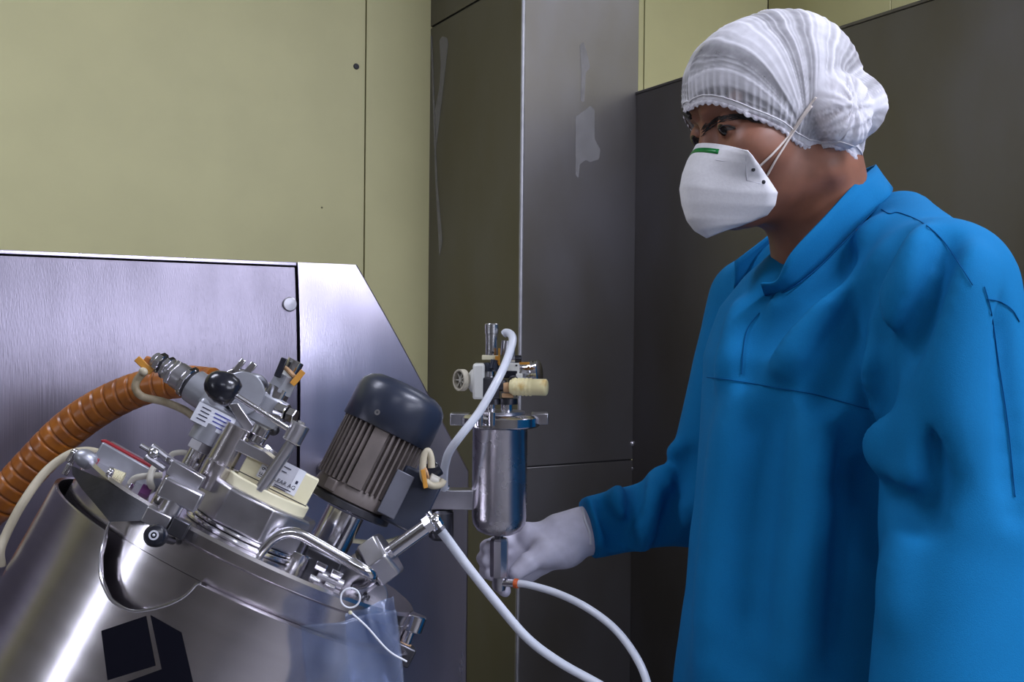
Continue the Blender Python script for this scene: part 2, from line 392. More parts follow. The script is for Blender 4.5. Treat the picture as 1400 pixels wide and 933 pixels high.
# scuffed patches rubbed into the cladding (thin smears of old adhesive)
M_SCUFF = mat('adhesive_smear', (0.36, 0.35, 0.35), 0.7, 0.0, vary=0.25, nscale=60, alpha=0.40)
def smear(poly, P, n, off):
    pts = [CI @ (plane_hit(x, y, P, n)+off) for x, y in poly]
    b = MB(); b.prism(pts, CI.to_3x3() @ (off.normalized()*0.0006)); b.build('adhesive_smear', M_SCUFF, col, smooth=False)
fo = -W*0.0025
smear([(792, 62), (797, 58), (801, 70), (806, 92), (800, 100), (798, 140), (793, 138), (794, 100)], CC, W, fo)
smear([(786, 160), (800, 150), (806, 145), (812, 150), (812, 190), (820, 205), (818, 218), (806, 222), (800, 219), (792, 225), (790, 244), (786, 240)], CC, W, fo)
so = -U*0.0025
smear([(602, 55), (606, 50), (612, 52), (614, 60), (610, 95), (606, 130), (600, 180), (598, 200), (596, 150), (602, 120), (604, 90)], CC, U, so)
smear([(590, 50), (592, 50), (599, 250), (606, 330), (602, 350), (596, 240)], CC, U, so)

# ------------------------------------------------------------------ steel partition on the right
PS = V((0.336, 2.80, 0)); PL = 2.6
dirp = -W
PTOP = 2.012
part = empty('steel_partition', Matrix.Translation(PS) @ ROOM, 'head-high dark grey steel partition running behind the man from the column', 'partition')
b = MB(); b.box((0.03, -PL/2, PTOP/2), (0.05, PL, PTOP)); b.build('core', M_EDGE, part)
for a, b_ in ((0.0, 1.30), (1.30, PL)):
    b = MB(); b.box((0.0, -(a+b_)/2, PTOP/2), (0.012, b_-a-0.003, PTOP+0.004)); b.build('sheet', M_SHEET, part, bevel=0.002)
b = MB(); b.box((0.022, -PL/2, PTOP+0.004), (0.062, PL, 0.008)); b.build('top_rail', M_SHEET, part, bevel=0.002)

# ------------------------------------------------------------------ steel cabinet behind the vessel
KP = V((-0.256, 1.75, 0))                                    # on its front plane
def kx(px, py): return plane_hit(px, py, KP, W)
cab = empty('steel_cabinet', Matrix.Translation(kx(410, 450).xy.to_3d()) @ ROOM, 'large brushed steel machine cabinet with a sloped right side, behind the vessel', 'cabinet')
KI = cab.matrix_world.inverted()
def kl(px, py): return KI @ kx(px, py)
c1 = kl(412, 358); c2 = kl(495, 360.5); c3 = kl(642, 645); ztop = c1.z; KD = 0.55
floor_l = -(1.5)
def lean(z): return 0.34*max(0.0, z-(ztop-0.24))**2     # the sheet leans back towards its top edge
zrow = [0.02, c3.z*0.5, c3.z]+[c3.z+(ztop-c3.z)*i/14 for i in range(1, 15)]
vs = []; fs = []
for z in zrow:
    xr = c3.x if z <= c3.z else c3.x+(c2.x-c3.x)*(z-c3.z)/(ztop-c3.z)
    vs += [(0.002, lean(z), z), (xr-0.004, lean(z), z), (xr, lean(z)+0.004, z), (xr, KD, z), (0.002, KD, z)]
for i in range(len(zrow)-1):
    for j in range(5): a = i*5+j; b_ = i*5+(j+1) % 5; fs.append((a, b_, b_+5, a+5))
fs += [(4, 3, 2, 1, 0), tuple((len(zrow)-1)*5+j for j in range(5))]
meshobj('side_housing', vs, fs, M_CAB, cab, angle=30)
b = MB(); b.box((floor_l/2-0.004, KD/2+0.045, ztop/2+0.01), (-floor_l, KD-0.06, ztop-0.02)); b.build('carcass', M_EDGE, cab)
zrow = [0.03, 0.6, ztop-0.24]+[ztop-0.24+(0.231)*i/12 for i in range(1, 13)]
vs = []; fs = []
for z in zrow: vs += [(floor_l, lean(z), z), (-0.004, lean(z), z), (-0.003, lean(z)+0.001, z), (-0.003, lean(z)+0.012, z), (floor_l, lean(z)+0.012, z)]
for i in range(len(zrow)-1):
    for j in range(5): a = i*5+j; b_ = i*5+(j+1) % 5; fs.append((a, b_, b_+5, a+5))
fs += [(4, 3, 2, 1, 0), tuple((len(zrow)-1)*5+j for j in range(5))]
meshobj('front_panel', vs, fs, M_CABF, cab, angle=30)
b = MB(); b.box((floor_l/2, KD/2+lean(ztop)/2, ztop-0.003), (-floor_l, KD-lean(ztop), 0.006)); b.build('top_sheet', M_CAB, cab, bevel=0.001)
q = kl(398, 416); q.y += lean(q.z)-0.0005; b = MB(); b.lathe(q, (0, -1, 0), [(0, 0.0118), (0.004, 0.0118), (0.005, 0.0105), (0.0052, 0)], 28, caps=False); b.build('panel_lock', M_SAT, cab)

# ------------------------------------------------------------------ the vessel
s10, c10 = math.sin(math.radians(8.6)), math.cos(math.radians(8.6))
DV = 1.10
VC = at(328, 771, DV)
los = (CO-VC).normalized()
td = (CR*0.469+CU*0.883); td = (td-los*td.dot(los)).normalized()
AX = (td*c10+los*s10).normalized()
NX = (los-AX*los.dot(AX)).normalized()                       # towards the camera, in the lid plane
RX = NX.cross(AX) * -1.0
RX = AX.cross(NX) * -1.0
if RX.dot(CR) < 0: RX = -RX
YX = -NX
VM = Matrix(((RX.x, YX.x, AX.x, VC.x), (RX.y, YX.y, AX.y, VC.y), (RX.z, YX.z, AX.z, VC.z), (0, 0, 0, 1)))
VI = VM.inverted()
ves = empty('mixing_vessel', VM, 'tilted brushed steel mixing vessel with motor and fittings on its lid', 'vessel')
CL = VI @ CO
def L(px, py, y):                                            # vessel coordinates of what is seen at (px, py) at depth y along the lid
    d = VI.to_3x3() @ raydir(px, py); y *= 0.8; t = (y-CL.y)/d.y; return CL+d*t
k = DV/FPX                                                   # metres per pixel there
Z = V((0, 0, 1)); X = V((1, 0, 0)); Y = V((0, 1, 0))
RJ = 0.206
def Lc(px, py, R):                                           # on the front of the cylinder of radius R
    d = VI.to_3x3() @ raydir(px, py); A = d.x**2+d.y**2; B = CL.x*d.x+CL.y*d.y; C = CL.x**2+CL.y**2-R*R
    t = (-B-math.sqrt(max(0, B*B-A*C)))/A; return CL+d*t
# jacket: open cylinder, its top edge dips in a U-shaped cut-out
cut_px = [(150, 714), (143, 735), (137, 760), (138, 790), (150, 818), (168, 831), (185, 836), (205, 834), (225, 829), (240, 823), (252, 816), (262, 807), (268, 800), (275, 797)]
cut = [Lc(x, y, RJ) for x, y in cut_px]
cutT = [(math.atan2(q.y, q.x), q.z) for q in cut]
ths = [t for t, z in cutT]; zs = [z for t, z in cutT]; zs[0] = 0.0; zs[-1] = 0.0
def jtop(t):
    if t < ths[0] or t > ths[-1]: return 0.0
    for i in range(len(ths)-1):
        if ths[i] <= t <= ths[i+1]:
            f = (t-ths[i])/max(1e-6, ths[i+1]-ths[i]); return zs[i]*(1-f)+zs[i+1]*f
    return 0.0
angs = sorted(set([round(-PI+2*PI*i/160, 5) for i in range(160)]+[round(t, 5) for t in ths]+[round(ths[0]+(ths[-1]-ths[0])*i/90, 5) for i in range(91)]))
JB = -0.56; rows = 8; vs = []; fs = []
n = len(angs)
for R in (RJ, RJ-0.004):
    for t in angs:
        zt = jtop(t)
        for r_ in range(rows+1):
            z = zt+(JB-zt)*r_/rows; vs.append((R*math.cos(t), R*math.sin(t), z))
m_ = rows+1
for i in range(n):
    j = (i+1) % n
    for r_ in range(rows):
        fs.append((i*m_+r_, j*m_+r_, j*m_+r_+1, i*m_+r_+1)); o2 = n*m_
        fs.append((o2+i*m_+r_, o2+i*m_+r_+1, o2+j*m_+r_+1, o2+j*m_+r_))
    fs.append((i*m_, n*m_+i*m_, n*m_+j*m_, j*m_)); fs.append((i*m_+rows, j*m_+rows, n*m_+j*m_+rows, n*m_+i*m_+rows))
jac = meshobj('jacket', vs, fs, M_VES, ves, angle=50)
b = MB(); b.tube([(q.x*1.001, q.y*1.001, q.z) for q in cut], 0.0013, 8, per=4); b.build('cut_out_edge', M_CHR, jac)
# flat steel ring closing the gap to the right of the cut-out
vs = []; fs = []
tr_ = [ths[-1]+0.02+(2.6-ths[-1])*i/60 for i in range(61)]
for t in tr_: vs += [((RJ-0.002)*math.cos(t), (RJ-0.002)*math.sin(t), -0.002), (0.189*math.cos(t), 0.189*math.sin(t), -0.002), (0.189*math.cos(t), 0.189*math.sin(t), -0.006), ((RJ-0.002)*math.cos(t), (RJ-0.002)*math.sin(t), -0.006)]
for i in range(60): 
    for j in range(4): fs.append((i*4+j, i*4+(j+1) % 4, i*4+4+(j+1) % 4, i*4+4+j))
meshobj('jacket_ring', vs, fs, M_VES, ves)
# the bottom dish
b = MB(); b.lathe((0, 0, JB), -Z, [(0, RJ-0.001), (0.03, RJ*0.97), (0.07, RJ*0.8), (0.10, RJ*0.5), (0.115, RJ*0.12)], 48); b.build('bottom_dish', M_VES, ves)
# emblem on the jacket: a cube of black faces
def jacket_patch(poly, R, lv=4):
    from mathutils.geometry import tessellate_polygon
    P = [V((x, y, 0)) for x, y in poly]; T = [[P[i] for i in t] for t in tessellate_polygon([P])]
    for _ in range(lv):
        T2 = []
        for a, b_, c in T:
            ab, bc, ca = (a+b_)/2, (b_+c)/2, (c+a)/2; T2 += [[a, ab, ca], [ab, b_, bc], [ca, bc, c], [ab, bc, ca]]
        T = T2
    out = MB()
    for t in T: out.add([Lc(p.x, p.y, R) for p in t], [(0, 1, 2)])
    return out
for poly in ([(138.3, 863), (199.3, 842.5), (212.5, 910.8), (147, 930.8)],
             [(205.5, 841.5), (248, 865.5), (276, 985), (170, 1010), (151, 941), (221, 915.5)]):
    jacket_patch(poly, RJ+0.0006).build('black_emblem', M_DECAL, jac, label='black face of the cube emblem', angle=0)
# inner vessel, lid ring
RI = 0.191
b = MB(); b.lathe((0, 0, -0.50), Z, [(0, RI), (0.5, RI)], 120); b.build('inner_vessel', M_VES, ves, angle=25)
b = MB(); b.ring((0, 0, -0.150), (0, 0, -0.146), RJ-0.002, RI-0.01, 100); b.build('gap_ring', M_DARKM, ves)
LZ = 0.040
b = MB(); b.lathe((0, 0, 0.0005), Z, [(0, RI), (0.0235, RI), (0.0245, RI-0.0015), (0.0255, RI), (LZ-0.005, RI), (LZ-0.002, RI-0.003), (LZ-0.002, RI-0.02), (LZ-0.004, 0.12), (LZ-0.003, 0.0)], 120, caps=False); lid = b.build('lid', M_VES, ves, angle=25)
# lug plate at the left end of the lid
for R_ in (RJ+0.0015,):
    jacket_patch([(98, 637), (141, 656), (197, 688), (217, 702), (205, 712), (150, 714), (131, 691), (112, 669), (99, 649)], R_, 3).build('pouring_lip', M_DARKM, ves, angle=0)
for px, py, r in ((103, 618, 6), (96, 635, 4.5), (152, 645, 5), (181, 660, 5)):
    b = MB(); p = L(px, py, -0.02 if px < 120 else -0.14); b.cyl(p-Z*0.012, p, r*k, n=6); b.ball(p+Z*0.001, (r*k*0.8, r*k*0.8, r*k*0.5), 12, 8); b.build('bolt', M_CHR, ves, bevel=0.0006)

def zc(px, py, y, h, r, n=28, ch=0.0006, name='post', m=None, parent=None, lab=None, rot=0.0):
    p = L(px, py, y); bb = MB(); bb.cyl(p, p+Z*(h*k), r*k, n=n, ch=ch, rot=rot); return bb.build(name, m or M_SAT, parent or ves, label=lab)
def lc(px0, py0, px1, py1, y0, y1, r0, r1=None, n=24, name='pipe', m=None, parent=None, ch=0.0006, rot=0.0):
    bb = MB(); bb.cyl(L(px0, py0, y0), L(px1, py1, y1), r0*k, (r1 if r1 else r0)*k, n=n, ch=ch, rot=rot); return bb.build(name, m or M_SAT, parent or ves)
def lbox(px, py, y, sx, sy, sz, name='block', m=None, parent=None, bevel=0.0012, ang=0.0, lab=None):
    bb = MB(); ax = X*math.cos(math.radians(ang))+Z*math.sin(math.radians(ang))
    az = Z*math.cos(math.radians(ang))-X*math.sin(math.radians(ang))
    bb.box(L(px, py, y), (sx*k, sy*k, sz*k), ax=ax, az=az); return bb.build(name, m or M_SAT, parent or ves, bevel=bevel, label=lab)

# --- central neck, clamp ring and big eight-sided nut
NY = -0.13
pc = L(361, 680, NY); nr = 72*k
b = MB(); b.lathe(V((pc.x, pc.y, LZ-0.006)), Z, [(0, nr*1.09), (pc.z-LZ-0.046+0.006-0.006, nr*1.04), (pc.z-LZ-0.040, nr*0.99)], 56); neck = b.build('neck', M_VES, ves)
zb = pc.z-45*k
b = MB(); b.torus((pc.x, pc.y, zb-9*k), Z, nr*1.02, 3.5*k, 56); b.torus((pc.x, pc.y, zb-2.5*k), Z, nr*1.0, 2.6*k, 56); b.build('clamp_ring', M_CHR, neck)
b = MB(); b.cyl((pc.x, pc.y, zb-6*k), (pc.x, pc.y, zb+2*k), nr*0.97, n=48); b.build('neck_gasket', M_BLK, neck)
b = MB(); b.lathe((pc.x, pc.y, zb), Z, [(0, nr*1.03), (2*k, nr*1.06), (42*k, nr*1.06), (45*k, nr*1.0)], 8, rot=0.25); b.build('eight_sided_nut', M_SAT, neck, bevel=0.0016, angle=20)
wc = L(365, 667, NY); wr_ = 56*k
b = MB(); b.ring((pc.x, pc.y, pc.z-2*k), (pc.x, pc.y, pc.z+13*k), wr_, wr_-9*k, 48); b.build('cream_ring', M_CREAM, neck, bevel=0.0012)
b = MB(); b.cyl((pc.x, pc.y, pc.z-1*k), (pc.x, pc.y, pc.z+2*k), wr_-8*k, n=36); b.build('ring_floor', mat('brown_stained_cream', (0.42, 0.30, 0.16), 0.6, vary=0.4, nscale=80), neck)
# two cream sensor blocks with labels
q1 = L(353, 634, NY); b1 = MB(); b1.box(q1-Z*4*k, (32*k, 24*k, 46*k)); blk1 = b1.build('sensor_block', M_CREAM, ves, bevel=0.0012)
q2 = L(402, 661, NY); b2 = MB(); b2.box(q2-Z*2*k, (52*k, 26*k, 40*k)); blk2 = b2.build('sensor_block', M_CREAM, ves, bevel=0.0012)
for qq, sx, sz, yy in ((q1, 33, 1.2, 24.6), (q2, 53, 1.2, 26.6)):
    b = MB(); b.box(qq-Z*18*k, (sx*k, yy*k, sz*k)); b.build('block_joint', M_EDGE, blk1 if qq is q1 else blk2, smooth=False)
f1 = V((q1.x, q1.y-12.2*k, q1.z)); f2 = V((q2.x, q2.y-13.2*k, q2.z))
b = MB(); b.box(f1+X*10*k+Z*3*k, (10*k, 0.0006, 34*k)); lb1 = b.build('label', M_LABELW, blk1)
text_mesh('IE 9.03', 8.6*k, f1+X*13.2*k-Z*13*k-Y*0.0005, Z, -X, M_INK, lb1)
b = MB(); b.box(f2-X*9*k+Z*3*k, (33*k, 0.0006, 34*k)); lb2 = b.build('label', M_LABEL, blk2)
b = MB(); b.box(f2+X*2.5*k+Z*3*k-Y*0.0004, (10*k, 0.0006, 33*k)); b.build('label_strip', M_LABELW, lb2)
b = MB(); b.box(f2+X*2.5*k+Z*3*k-Y*0.0008, (3*k, 0.0006, 4*k)); b.build('label_mark', M_INK, lb2)
text_mesh('LEAR AG', 7.2*k, f2-X*24*k-Z*7*k-Y*0.0009, X, Z, M_INK, lb2)
for i, (wd, zz) in enumerate(((22, -10.5), (16, -13), (10, 14), (7, 8))):
    b = MB(); b.box(f2+X*(-21+wd/2)*k+Z*zz*k-Y*0.0007, (wd*k, 0.0004, 1.1*k)); b.build('label_line', M_INK, lb2)

# --- chrome rod in front of the blocks, with the lever joint on top
RYY = -0.178
rod = lc(355, 672, 399, 606, RYY, RYY, 7.5, n=24, name='lever_post', m=M_SAT)
b = MB(); pt = L(405, 592, RYY); b.cyl(pt-Z*13*k, pt+Z*12*k, 12*k, n=20, ch=0.001); b.build('lever_joint', M_SAT, rod)
b = MB(); b.cyl(pt+Z*11*k, pt+Z*15*k, 5*k, n=6); b.build('bolt', M_CHR, rod)
pk_ = L(303, 529, RYY)
b = MB(); b.cyl(pk_, pt-X*8*k, 3.6*k, n=14); b.build('lever_rod', M_CHR, rod)
b = MB(); b.lathe(pk_+(pt-pk_).normalized()*21*k, pk_-pt, [(0, 8*k), (1*k, 14*k), (8*k, 19*k), (18*k, 20.5*k), (27*k, 18.5*k), (36*k, 14*k), (40*k, 9*k), (42*k, 3*k)], 28); b.build('lever_knob', M_BLK, rod, angle=60, label='black ball knob')

# --- valve and connector assembly on the upper left
VY = -0.11
b = MB()
vb = lbox(306, 577, VY, 74, 42, 34, 'valve_body', M_CAST, bevel=0.004)
b = MB(); p = L(295, 549, VY); b.cyl(p-Z*10*k, p+Z*14*k, 21*k, 20*k, n=28, ch=0.001); b.build('valve_neck', M_CAST, vb)
b = MB(); c_ = L(293, 571, VY); c_ = V((c_.x+2*k, VY*0.8-21.6*k, c_.z-2*k)); b.box(c_, (50*k, 0.0007, 25*k)); vl = b.build('label', M_LABELW, vb)
for i in range(4):
    b = MB(); b.box(c_+X*9*k+Z*(8-5*i)*k-Y*0.0005, (22*k-i*2*k, 0.0004, 1.6*k)); b.build('label_line', M_INKB, vl)
    b = MB(); b.box(c_-X*13*k+Z*(8-5*i)*k-Y*0.0005, (12*k, 0.0004, 1.4*k)); b.build('label_line', M_INK, vl)
# lower stack: grey cylinder, hex nut, polished tube
zc(280, 606, VY, 26, 23, name='valve_collar', m=M_CAST, parent=vb); zc(272, 617, VY, 14, 17, n=6, name='hex_nut', m=M_SAT, parent=vb)
zc(258, 641, VY, 34, 12, name='polished_tube', m=M_CHR, parent=vb)
# angled plate
b = MB(); b.prism([L(311, 553, VY-0.025), L(325, 551, VY-0.025), L(349, 586, VY-0.025), L(342, 593, VY-0.025), L(333, 588, VY-0.025)], (0, 0.02, 0)); b.build('angle_plate', M_SAT, vb, bevel=0.0008)
b = MB(); p = L(332, 538, VY+0.02); b.cyl(p-Y*0.006, p+Y*0.006, 28*k, n=40, ch=0.001); b.build('disc', M_CAST, vb)
# cable gland pointing to the upper left
g0 = L(300, 552, VY+0.005); g1 = L(214, 493, VY+0.03); gd = (g1-g0).normalized(); GL = (g1-g0).length
def gl_(a, b_, r, n, nm, m, ch=0.0008):
    bb = MB(); bb.cyl(g0+gd*GL*a, g0+gd*GL*b_, r*k, n=n, ch=ch); return bb.build(nm, m, gland if nm != 'cable_gland' else vb)
gland = None
gland = gl_(0.0, 0.42, 22, 28, 'cable_gland', M_CAST)
gl_(0.42, 0.47, 19, 28, 'gland_ring', M_DARKM); gl_(0.47, 0.54, 21, 8, 'gland_nut', M_CHR); gl_(0.54, 0.68, 17.5, 24, 'gland_sleeve', M_SAT)
gl_(0.68, 0.74, 19, 6, 'gland_nut', M_CHR); gl_(0.74, 0.80, 14.5, 24, 'gland_ring', M_SAT); gl_(0.80, 0.86, 15.5, 8, 'gland_nut', M_CHR)
gl_(0.86, 0.90, 12, 20, 'gland_ring', M_DARKM); gl_(0.90, 0.98, 14, 8, 'gland_nut', M_CHR); gl_(0.98, 1.04, 10, 20, 'gland_cap', M_SAT)

# --- posts around the neck
zc(281, 668, -0.155, 34, 17, name='guide_post', m=M_VES)
zc(296, 643, -0.135, 60, 18, name='guide_post', m=M_VES)
zc(217, 700, -0.185, 62, 14, name='lid_post', m=M_VES)
# upper cross bar with bolt
p0 = L(322, 606, -0.14); p1 = L(378, 634, -0.14)
b = MB(); b.box((p0+p1)/2, ((p1-p0).length, 22*k, 15*k), ax=p1-p0, ay=Y); b.build('cross_bar', M_SAT, ves, bevel=0.0012)
zc(350, 606, -0.14, 22, 9, name='bar_bolt', m=M_CHR); zc(353, 596, -0.14, 12, 12, name='bar_bolt', m=M_CHR)
b = MB(); p = L(362, 612, -0.15); b.cyl(p, p+X*18*k-Z*4*k, 5*k, n=6); b.build('bolt', M_CHR, ves)

# --- hinged clamp arm on the left (fork end with ball)
p0 = L(233, 638, -0.20); p1 = L(276, 663, -0.20)
arm = MB(); arm.box((p0+p1)/2, ((p1-p0).length, 26*k, 18*k), ax=p1-p0, ay=Y)
fdir = (p0-p1).normalized()
for sgn, (ax0, ay0, ax1, ay1) in zip((1, -1), ((238, 634, 207, 610), (226, 642, 199, 624))):
    arm.cyl(L(ax0, ay0, -0.20), L(ax1, ay1, -0.20), 4.6*k, n=10)
cl_arm = arm.build('clamp_arm', M_SAT, ves, bevel=0.001)
b = MB(); b.ball(L(211, 620, -0.20), 7.5*k); b.cyl(L(211, 620, -0.20), L(192, 609, -0.20), 3*k, n=10); b.build('ball_bolt', M_CHR, cl_arm)
b = MB(); p = L(231, 628, -0.20); b.cyl(p-Z*3*k, p+Z*2*k, 5*k, n=16); b.build('bolt', M_CHR, cl_arm)
# --- front-left clamp: block, short post, foot, black knob
clamp = lbox(248, 676, -0.225, 47, 30, 23, 'lid_clamp', M_SAT, bevel=0.002)
zc(227, 709, -0.228, 30, 12, name='clamp_post', m=M_SAT, parent=clamp)
lbox(216, 709, -0.228, 30, 26, 18, 'clamp_foot', M_SAT, parent=clamp)
lbox(245, 722, -0.235, 20, 20, 20, 'clamp_foot', M_DARKM, parent=clamp)
b = MB(); q = L(213, 733, -0.275); q2_ = L(236, 740, -0.235)
b.cyl(q, q2_, 4.5*k, n=10); b.build('knob_stem', M_DARKM, clamp)
b = MB(); ad = (CL-q).normalized()*0.5+(q-q2_).normalized()*0.6
b.lathe(q-ad.normalized()*10*k, ad, [(0, 8*k), (3*k, 12*k), (14*k, 12.5*k), (18*k, 10*k), (19*k, 6*k)], 24); kn = b.build('clamp_knob', M_BLK, clamp, label='round black knob')
b = MB(); b.ring(q+ad.normalized()*8.5*k, q+ad.normalized()*9.4*k, 5.4*k, 3.4*k, 20); b.ball(q+ad.normalized()*9.5*k, 1.6*k, 10, 8); b.build('knob_mark', M_LABEL, clamp)

# --- pipe clamp with wing nuts at the top
TY = -0.05
cc = L(343, 531, TY)
b = MB(); b.torus(cc, Y*0.75+Z*0.4-X*0.5, 17*k, 6*k, 32, 12); pcl = b.build('pipe_clamp', M_CAST, ves, angle=60)
for px, py, sx, sz, an in ((326, 502, 7, 24, -30), (341, 506, 9, 22, -30), (312, 511, 6, 20, -58), (324, 515, 9, 18, -30)):
    lbox(px, py, TY-0.012, sx, 9, sz, 'wing_nut', M_CHR, parent=pcl, bevel=0.0008, ang=an+20)
b = MB(); b.cyl(L(318, 506, TY-0.012), L(342, 510, TY-0.012), 3.5*k, n=10); b.build('clamp_bolt', M_CHR, pcl)
b = MB(); b.cyl(L(334, 540, TY), L(346, 556, TY), 13*k, n=24); b.build('clamp_ferrule', M_CHR, pcl)

# --- pressure sensor column
SY = -0.06
sb = lbox(366, 563, SY, 46, 36, 44, 'sensor_body', M_CAST, bevel=0.004)
zc(372, 549, SY, 20, 17, name='sensor_ring', m=M_CHR, parent=sb); zc(381, 537, SY, 24, 18, n=6, name='hex_nut', m=M_CAST, parent=sb)
zc(391, 520, SY, 20, 11, name='connector', m=M_WHITE, parent=sb); zc(396, 510, SY, 18, 11.5, name='connector', m=M_CHR, parent=sb)
lbox(384, 503, SY-0.015, 9, 8, 27, 'black_clip', M_BLK, parent=sb, ang=6)
b = MB(); p = L(398, 511, SY); b.torus(p, Z*0.9+X*0.3, 12*k, 3.2*k, 24, 10); b.build('tan_strap', M_TAN, sb)
lbox(407, 517, SY-0.018, 8, 4, 23, 'orange_tag', M_ORTAG, parent=sb, bevel=0.0005, ang=-12)
p0 = L(378, 561, SY-0.02); p1 = L(404, 571, SY-0.03)
b = MB(); b.cyl(p0, p0.lerp(p1, 0.55), 13*k, n=20, ch=0.001); b.build('side_plug', M_CHR, sb)
b = MB(); b.cyl(p0.lerp(p1, 0.6), p1, 10.5*k, n=6, ch=0.0008); b.build('side_plug', M_CHR, sb)
zc(348, 596, SY, 30, 14, name='sensor_stem', m=M_CHR, parent=sb); zc(344, 605, SY, 14, 10, name='sensor_stem', m=M_SAT, parent=sb)
b = MB(); p = L(374, 588, SY-0.01); b.ball(p, 8*k, 14, 10); b.build('dark_bolt', M_DARKM, sb)

# --- motor on its post
MY = -0.03
mb0 = L(437, 772, MY); mt0 = L(525, 596, MY)                  # axis of post and motor
maxis = (mt0-mb0).normalized(); mlen = (mt0-mb0).length
def mpt(f): return mb0+maxis*mlen*f
fl = L(483, 694, MY); fz = (fl-mb0).dot(maxis)/mlen          # where the flange sits
kk = k*1.03
b = MB(); b.lathe(mpt(-0.25), maxis, [(0, 26*kk), (mlen*(fz+0.20), 26*kk)], 40); b.build('motor_post', M_CHR, ves)
b = MB(); b.lathe(mpt(fz)-maxis*5*kk, maxis, [(0, 56*kk), (1.5*kk, 58*kk), (9*kk, 58*kk), (10.5*kk, 56*kk)], 48); b.build('motor_flange', M_DARKM, ves)
fin0, fin1 = 26*kk, 112*kk
mp0 = mpt(fz)
a_, b__, _ = frame_of(maxis)
# cooling fins are part of the cast housing
vs = []; fs = []; NF = 44; prof = []
front_ang = math.atan2((CL-mp0).normalized().dot(b__), (CL-mp0).normalized().dot(a_))
for i in range(NF):
    t = 2*PI*i/NF
    for dt, r in ((-0.30, 51), (-0.16, 59), (0.16, 59), (0.30, 51)):
        tt = t+dt*2*PI/NF
        rr = r
        dd = (tt-front_ang+PI*3+0.10) % (2*PI)-PI
        if abs(dd) < 0.20: rr = 57.5                          # the flat pad facing the viewer
        prof.append((tt, rr*kk))
for h in (fin0, fin1):
    for tt, r in prof: vs.append(mp0+maxis*h+a_*(r*math.cos(tt))+b__*(r*math.sin(tt)))
n_ = len(prof)
fs = [(i, (i+1) % n_, n_+(i+1) % n_, n_+i) for i in range(n_)]+[tuple(range(n_-1, -1, -1)), tuple(range(n_, 2*n_))]
mot = meshobj('motor_housing', vs, fs, M_MOT, ves, angle=20)
mot['label'] = 'taupe finned motor housing'
b = MB(); b.lathe(mp0+maxis*4*kk, maxis, [(0, 48*kk), (4*kk, 55*kk), (14*kk, 56*kk), (23*kk, 53*kk)], 40); b.build('end_bell', M_MOT, mot)
for an in (-0.62, 0.75):
    t = front_ang+an; rd = a_*math.cos(t)+b__*math.sin(t); b = MB(); b.box(mp0+maxis*17*kk+rd*55*kk, (16*kk, 9*kk, 15*kk), ax=maxis.cross(rd), ay=rd, az=maxis); b.build('mounting_lug', M_MOT, mot, bevel=0.001)
b = MB(); b.lathe(mp0+maxis*108*kk, maxis, [(0, 61*kk), (1*kk, 62.5*kk), (44*kk, 62.5*kk), (54*kk, 60*kk), (62*kk, 53*kk), (67*kk, 42*kk), (69*kk, 25*kk), (69.5*kk, 0)], 56, caps=False); b.build('fan_cover', M_FAN, mot, angle=60, label='blue-black domed fan cover')
sq = L(519, 566, MY-62*kk)
b = MB(); rd = a_*math.cos(front_ang-0.28)+b__*math.sin(front_ang-0.28)
hh = (sq-mp0).dot(maxis); tt = math.atan2((sq-mp0).dot(b__), (sq-mp0).dot(a_)); rd = a_*math.cos(tt)+b__*math.sin(tt)
sp = mp0+maxis*hh+rd*62.5*kk
b = MB(); b.cyl(sp-rd*0.001, sp+rd*0.0015, 4*k, n=16); b.build('cover_screw', M_CHR, mot); b = MB(); b.cyl(sp+rd*0.0012, sp+rd*0.0018, 1.6*k, n=8); b.build('screw_slot', M_EDGE, mot)
# terminal box on the right side
tb = L(560, 682, MY-0.005)
b = MB(); b.box(tb, (58*k, 74*k, 80*k), ax=X, az=maxis); tbx = b.build('terminal_box', M_FAN, mot, bevel=0.003)
b = MB(); tp = L(546, 666, MY-0.055); b.box(L(541, 676, MY-0.052), (26*k, 6*k, 62*k), ax=X, az=maxis); b.build('box_pad', mat('pad_grey', (0.16, 0.165, 0.20), 0.4, 0.5, vary=0.15, nscale=40), mot, bevel=0.001)
b = MB(); g_ = L(588, 648, MY-0.04); b.cyl(g_-X*4*k-Z*4*k, g_+X*6*k+Z*14*k, 12*k, n=18, ch=0.001); b.build('gland_black', M_BLK, mot)
b = MB(); g_ = L(593, 659, MY-0.055); b.cyl(g_-X*8*k, g_+X*7*k, 9*k, n=16, ch=0.001); b.build('gland_grey', M_CABLEG, mot)
# --- lifting handle
b = MB(); HY = -0.195
hp = [L(346, 772, HY), L(356, 756, HY), L(372, 738, HY), L(390, 729, HY), L(410, 731, HY), L(440, 747, HY), L(475, 767, HY), L(500, 781, HY-0.004), L(509, 789, HY+0.006), L(503, 796, HY+0.03), L(485, 801, HY+0.055), L(469, 808, HY+0.06), L(459, 826, HY+0.06)]
b.tube(hp, 6.8*k, 14, per=6); b.build('lifting_handle', M_CHR, ves)
b = MB(); b.cyl(L(344, 776, HY)-Z*3*k, L(344, 776, HY)+Z*2*k, 12*k, n=20); b.build('handle_foot', M_SAT, ves)
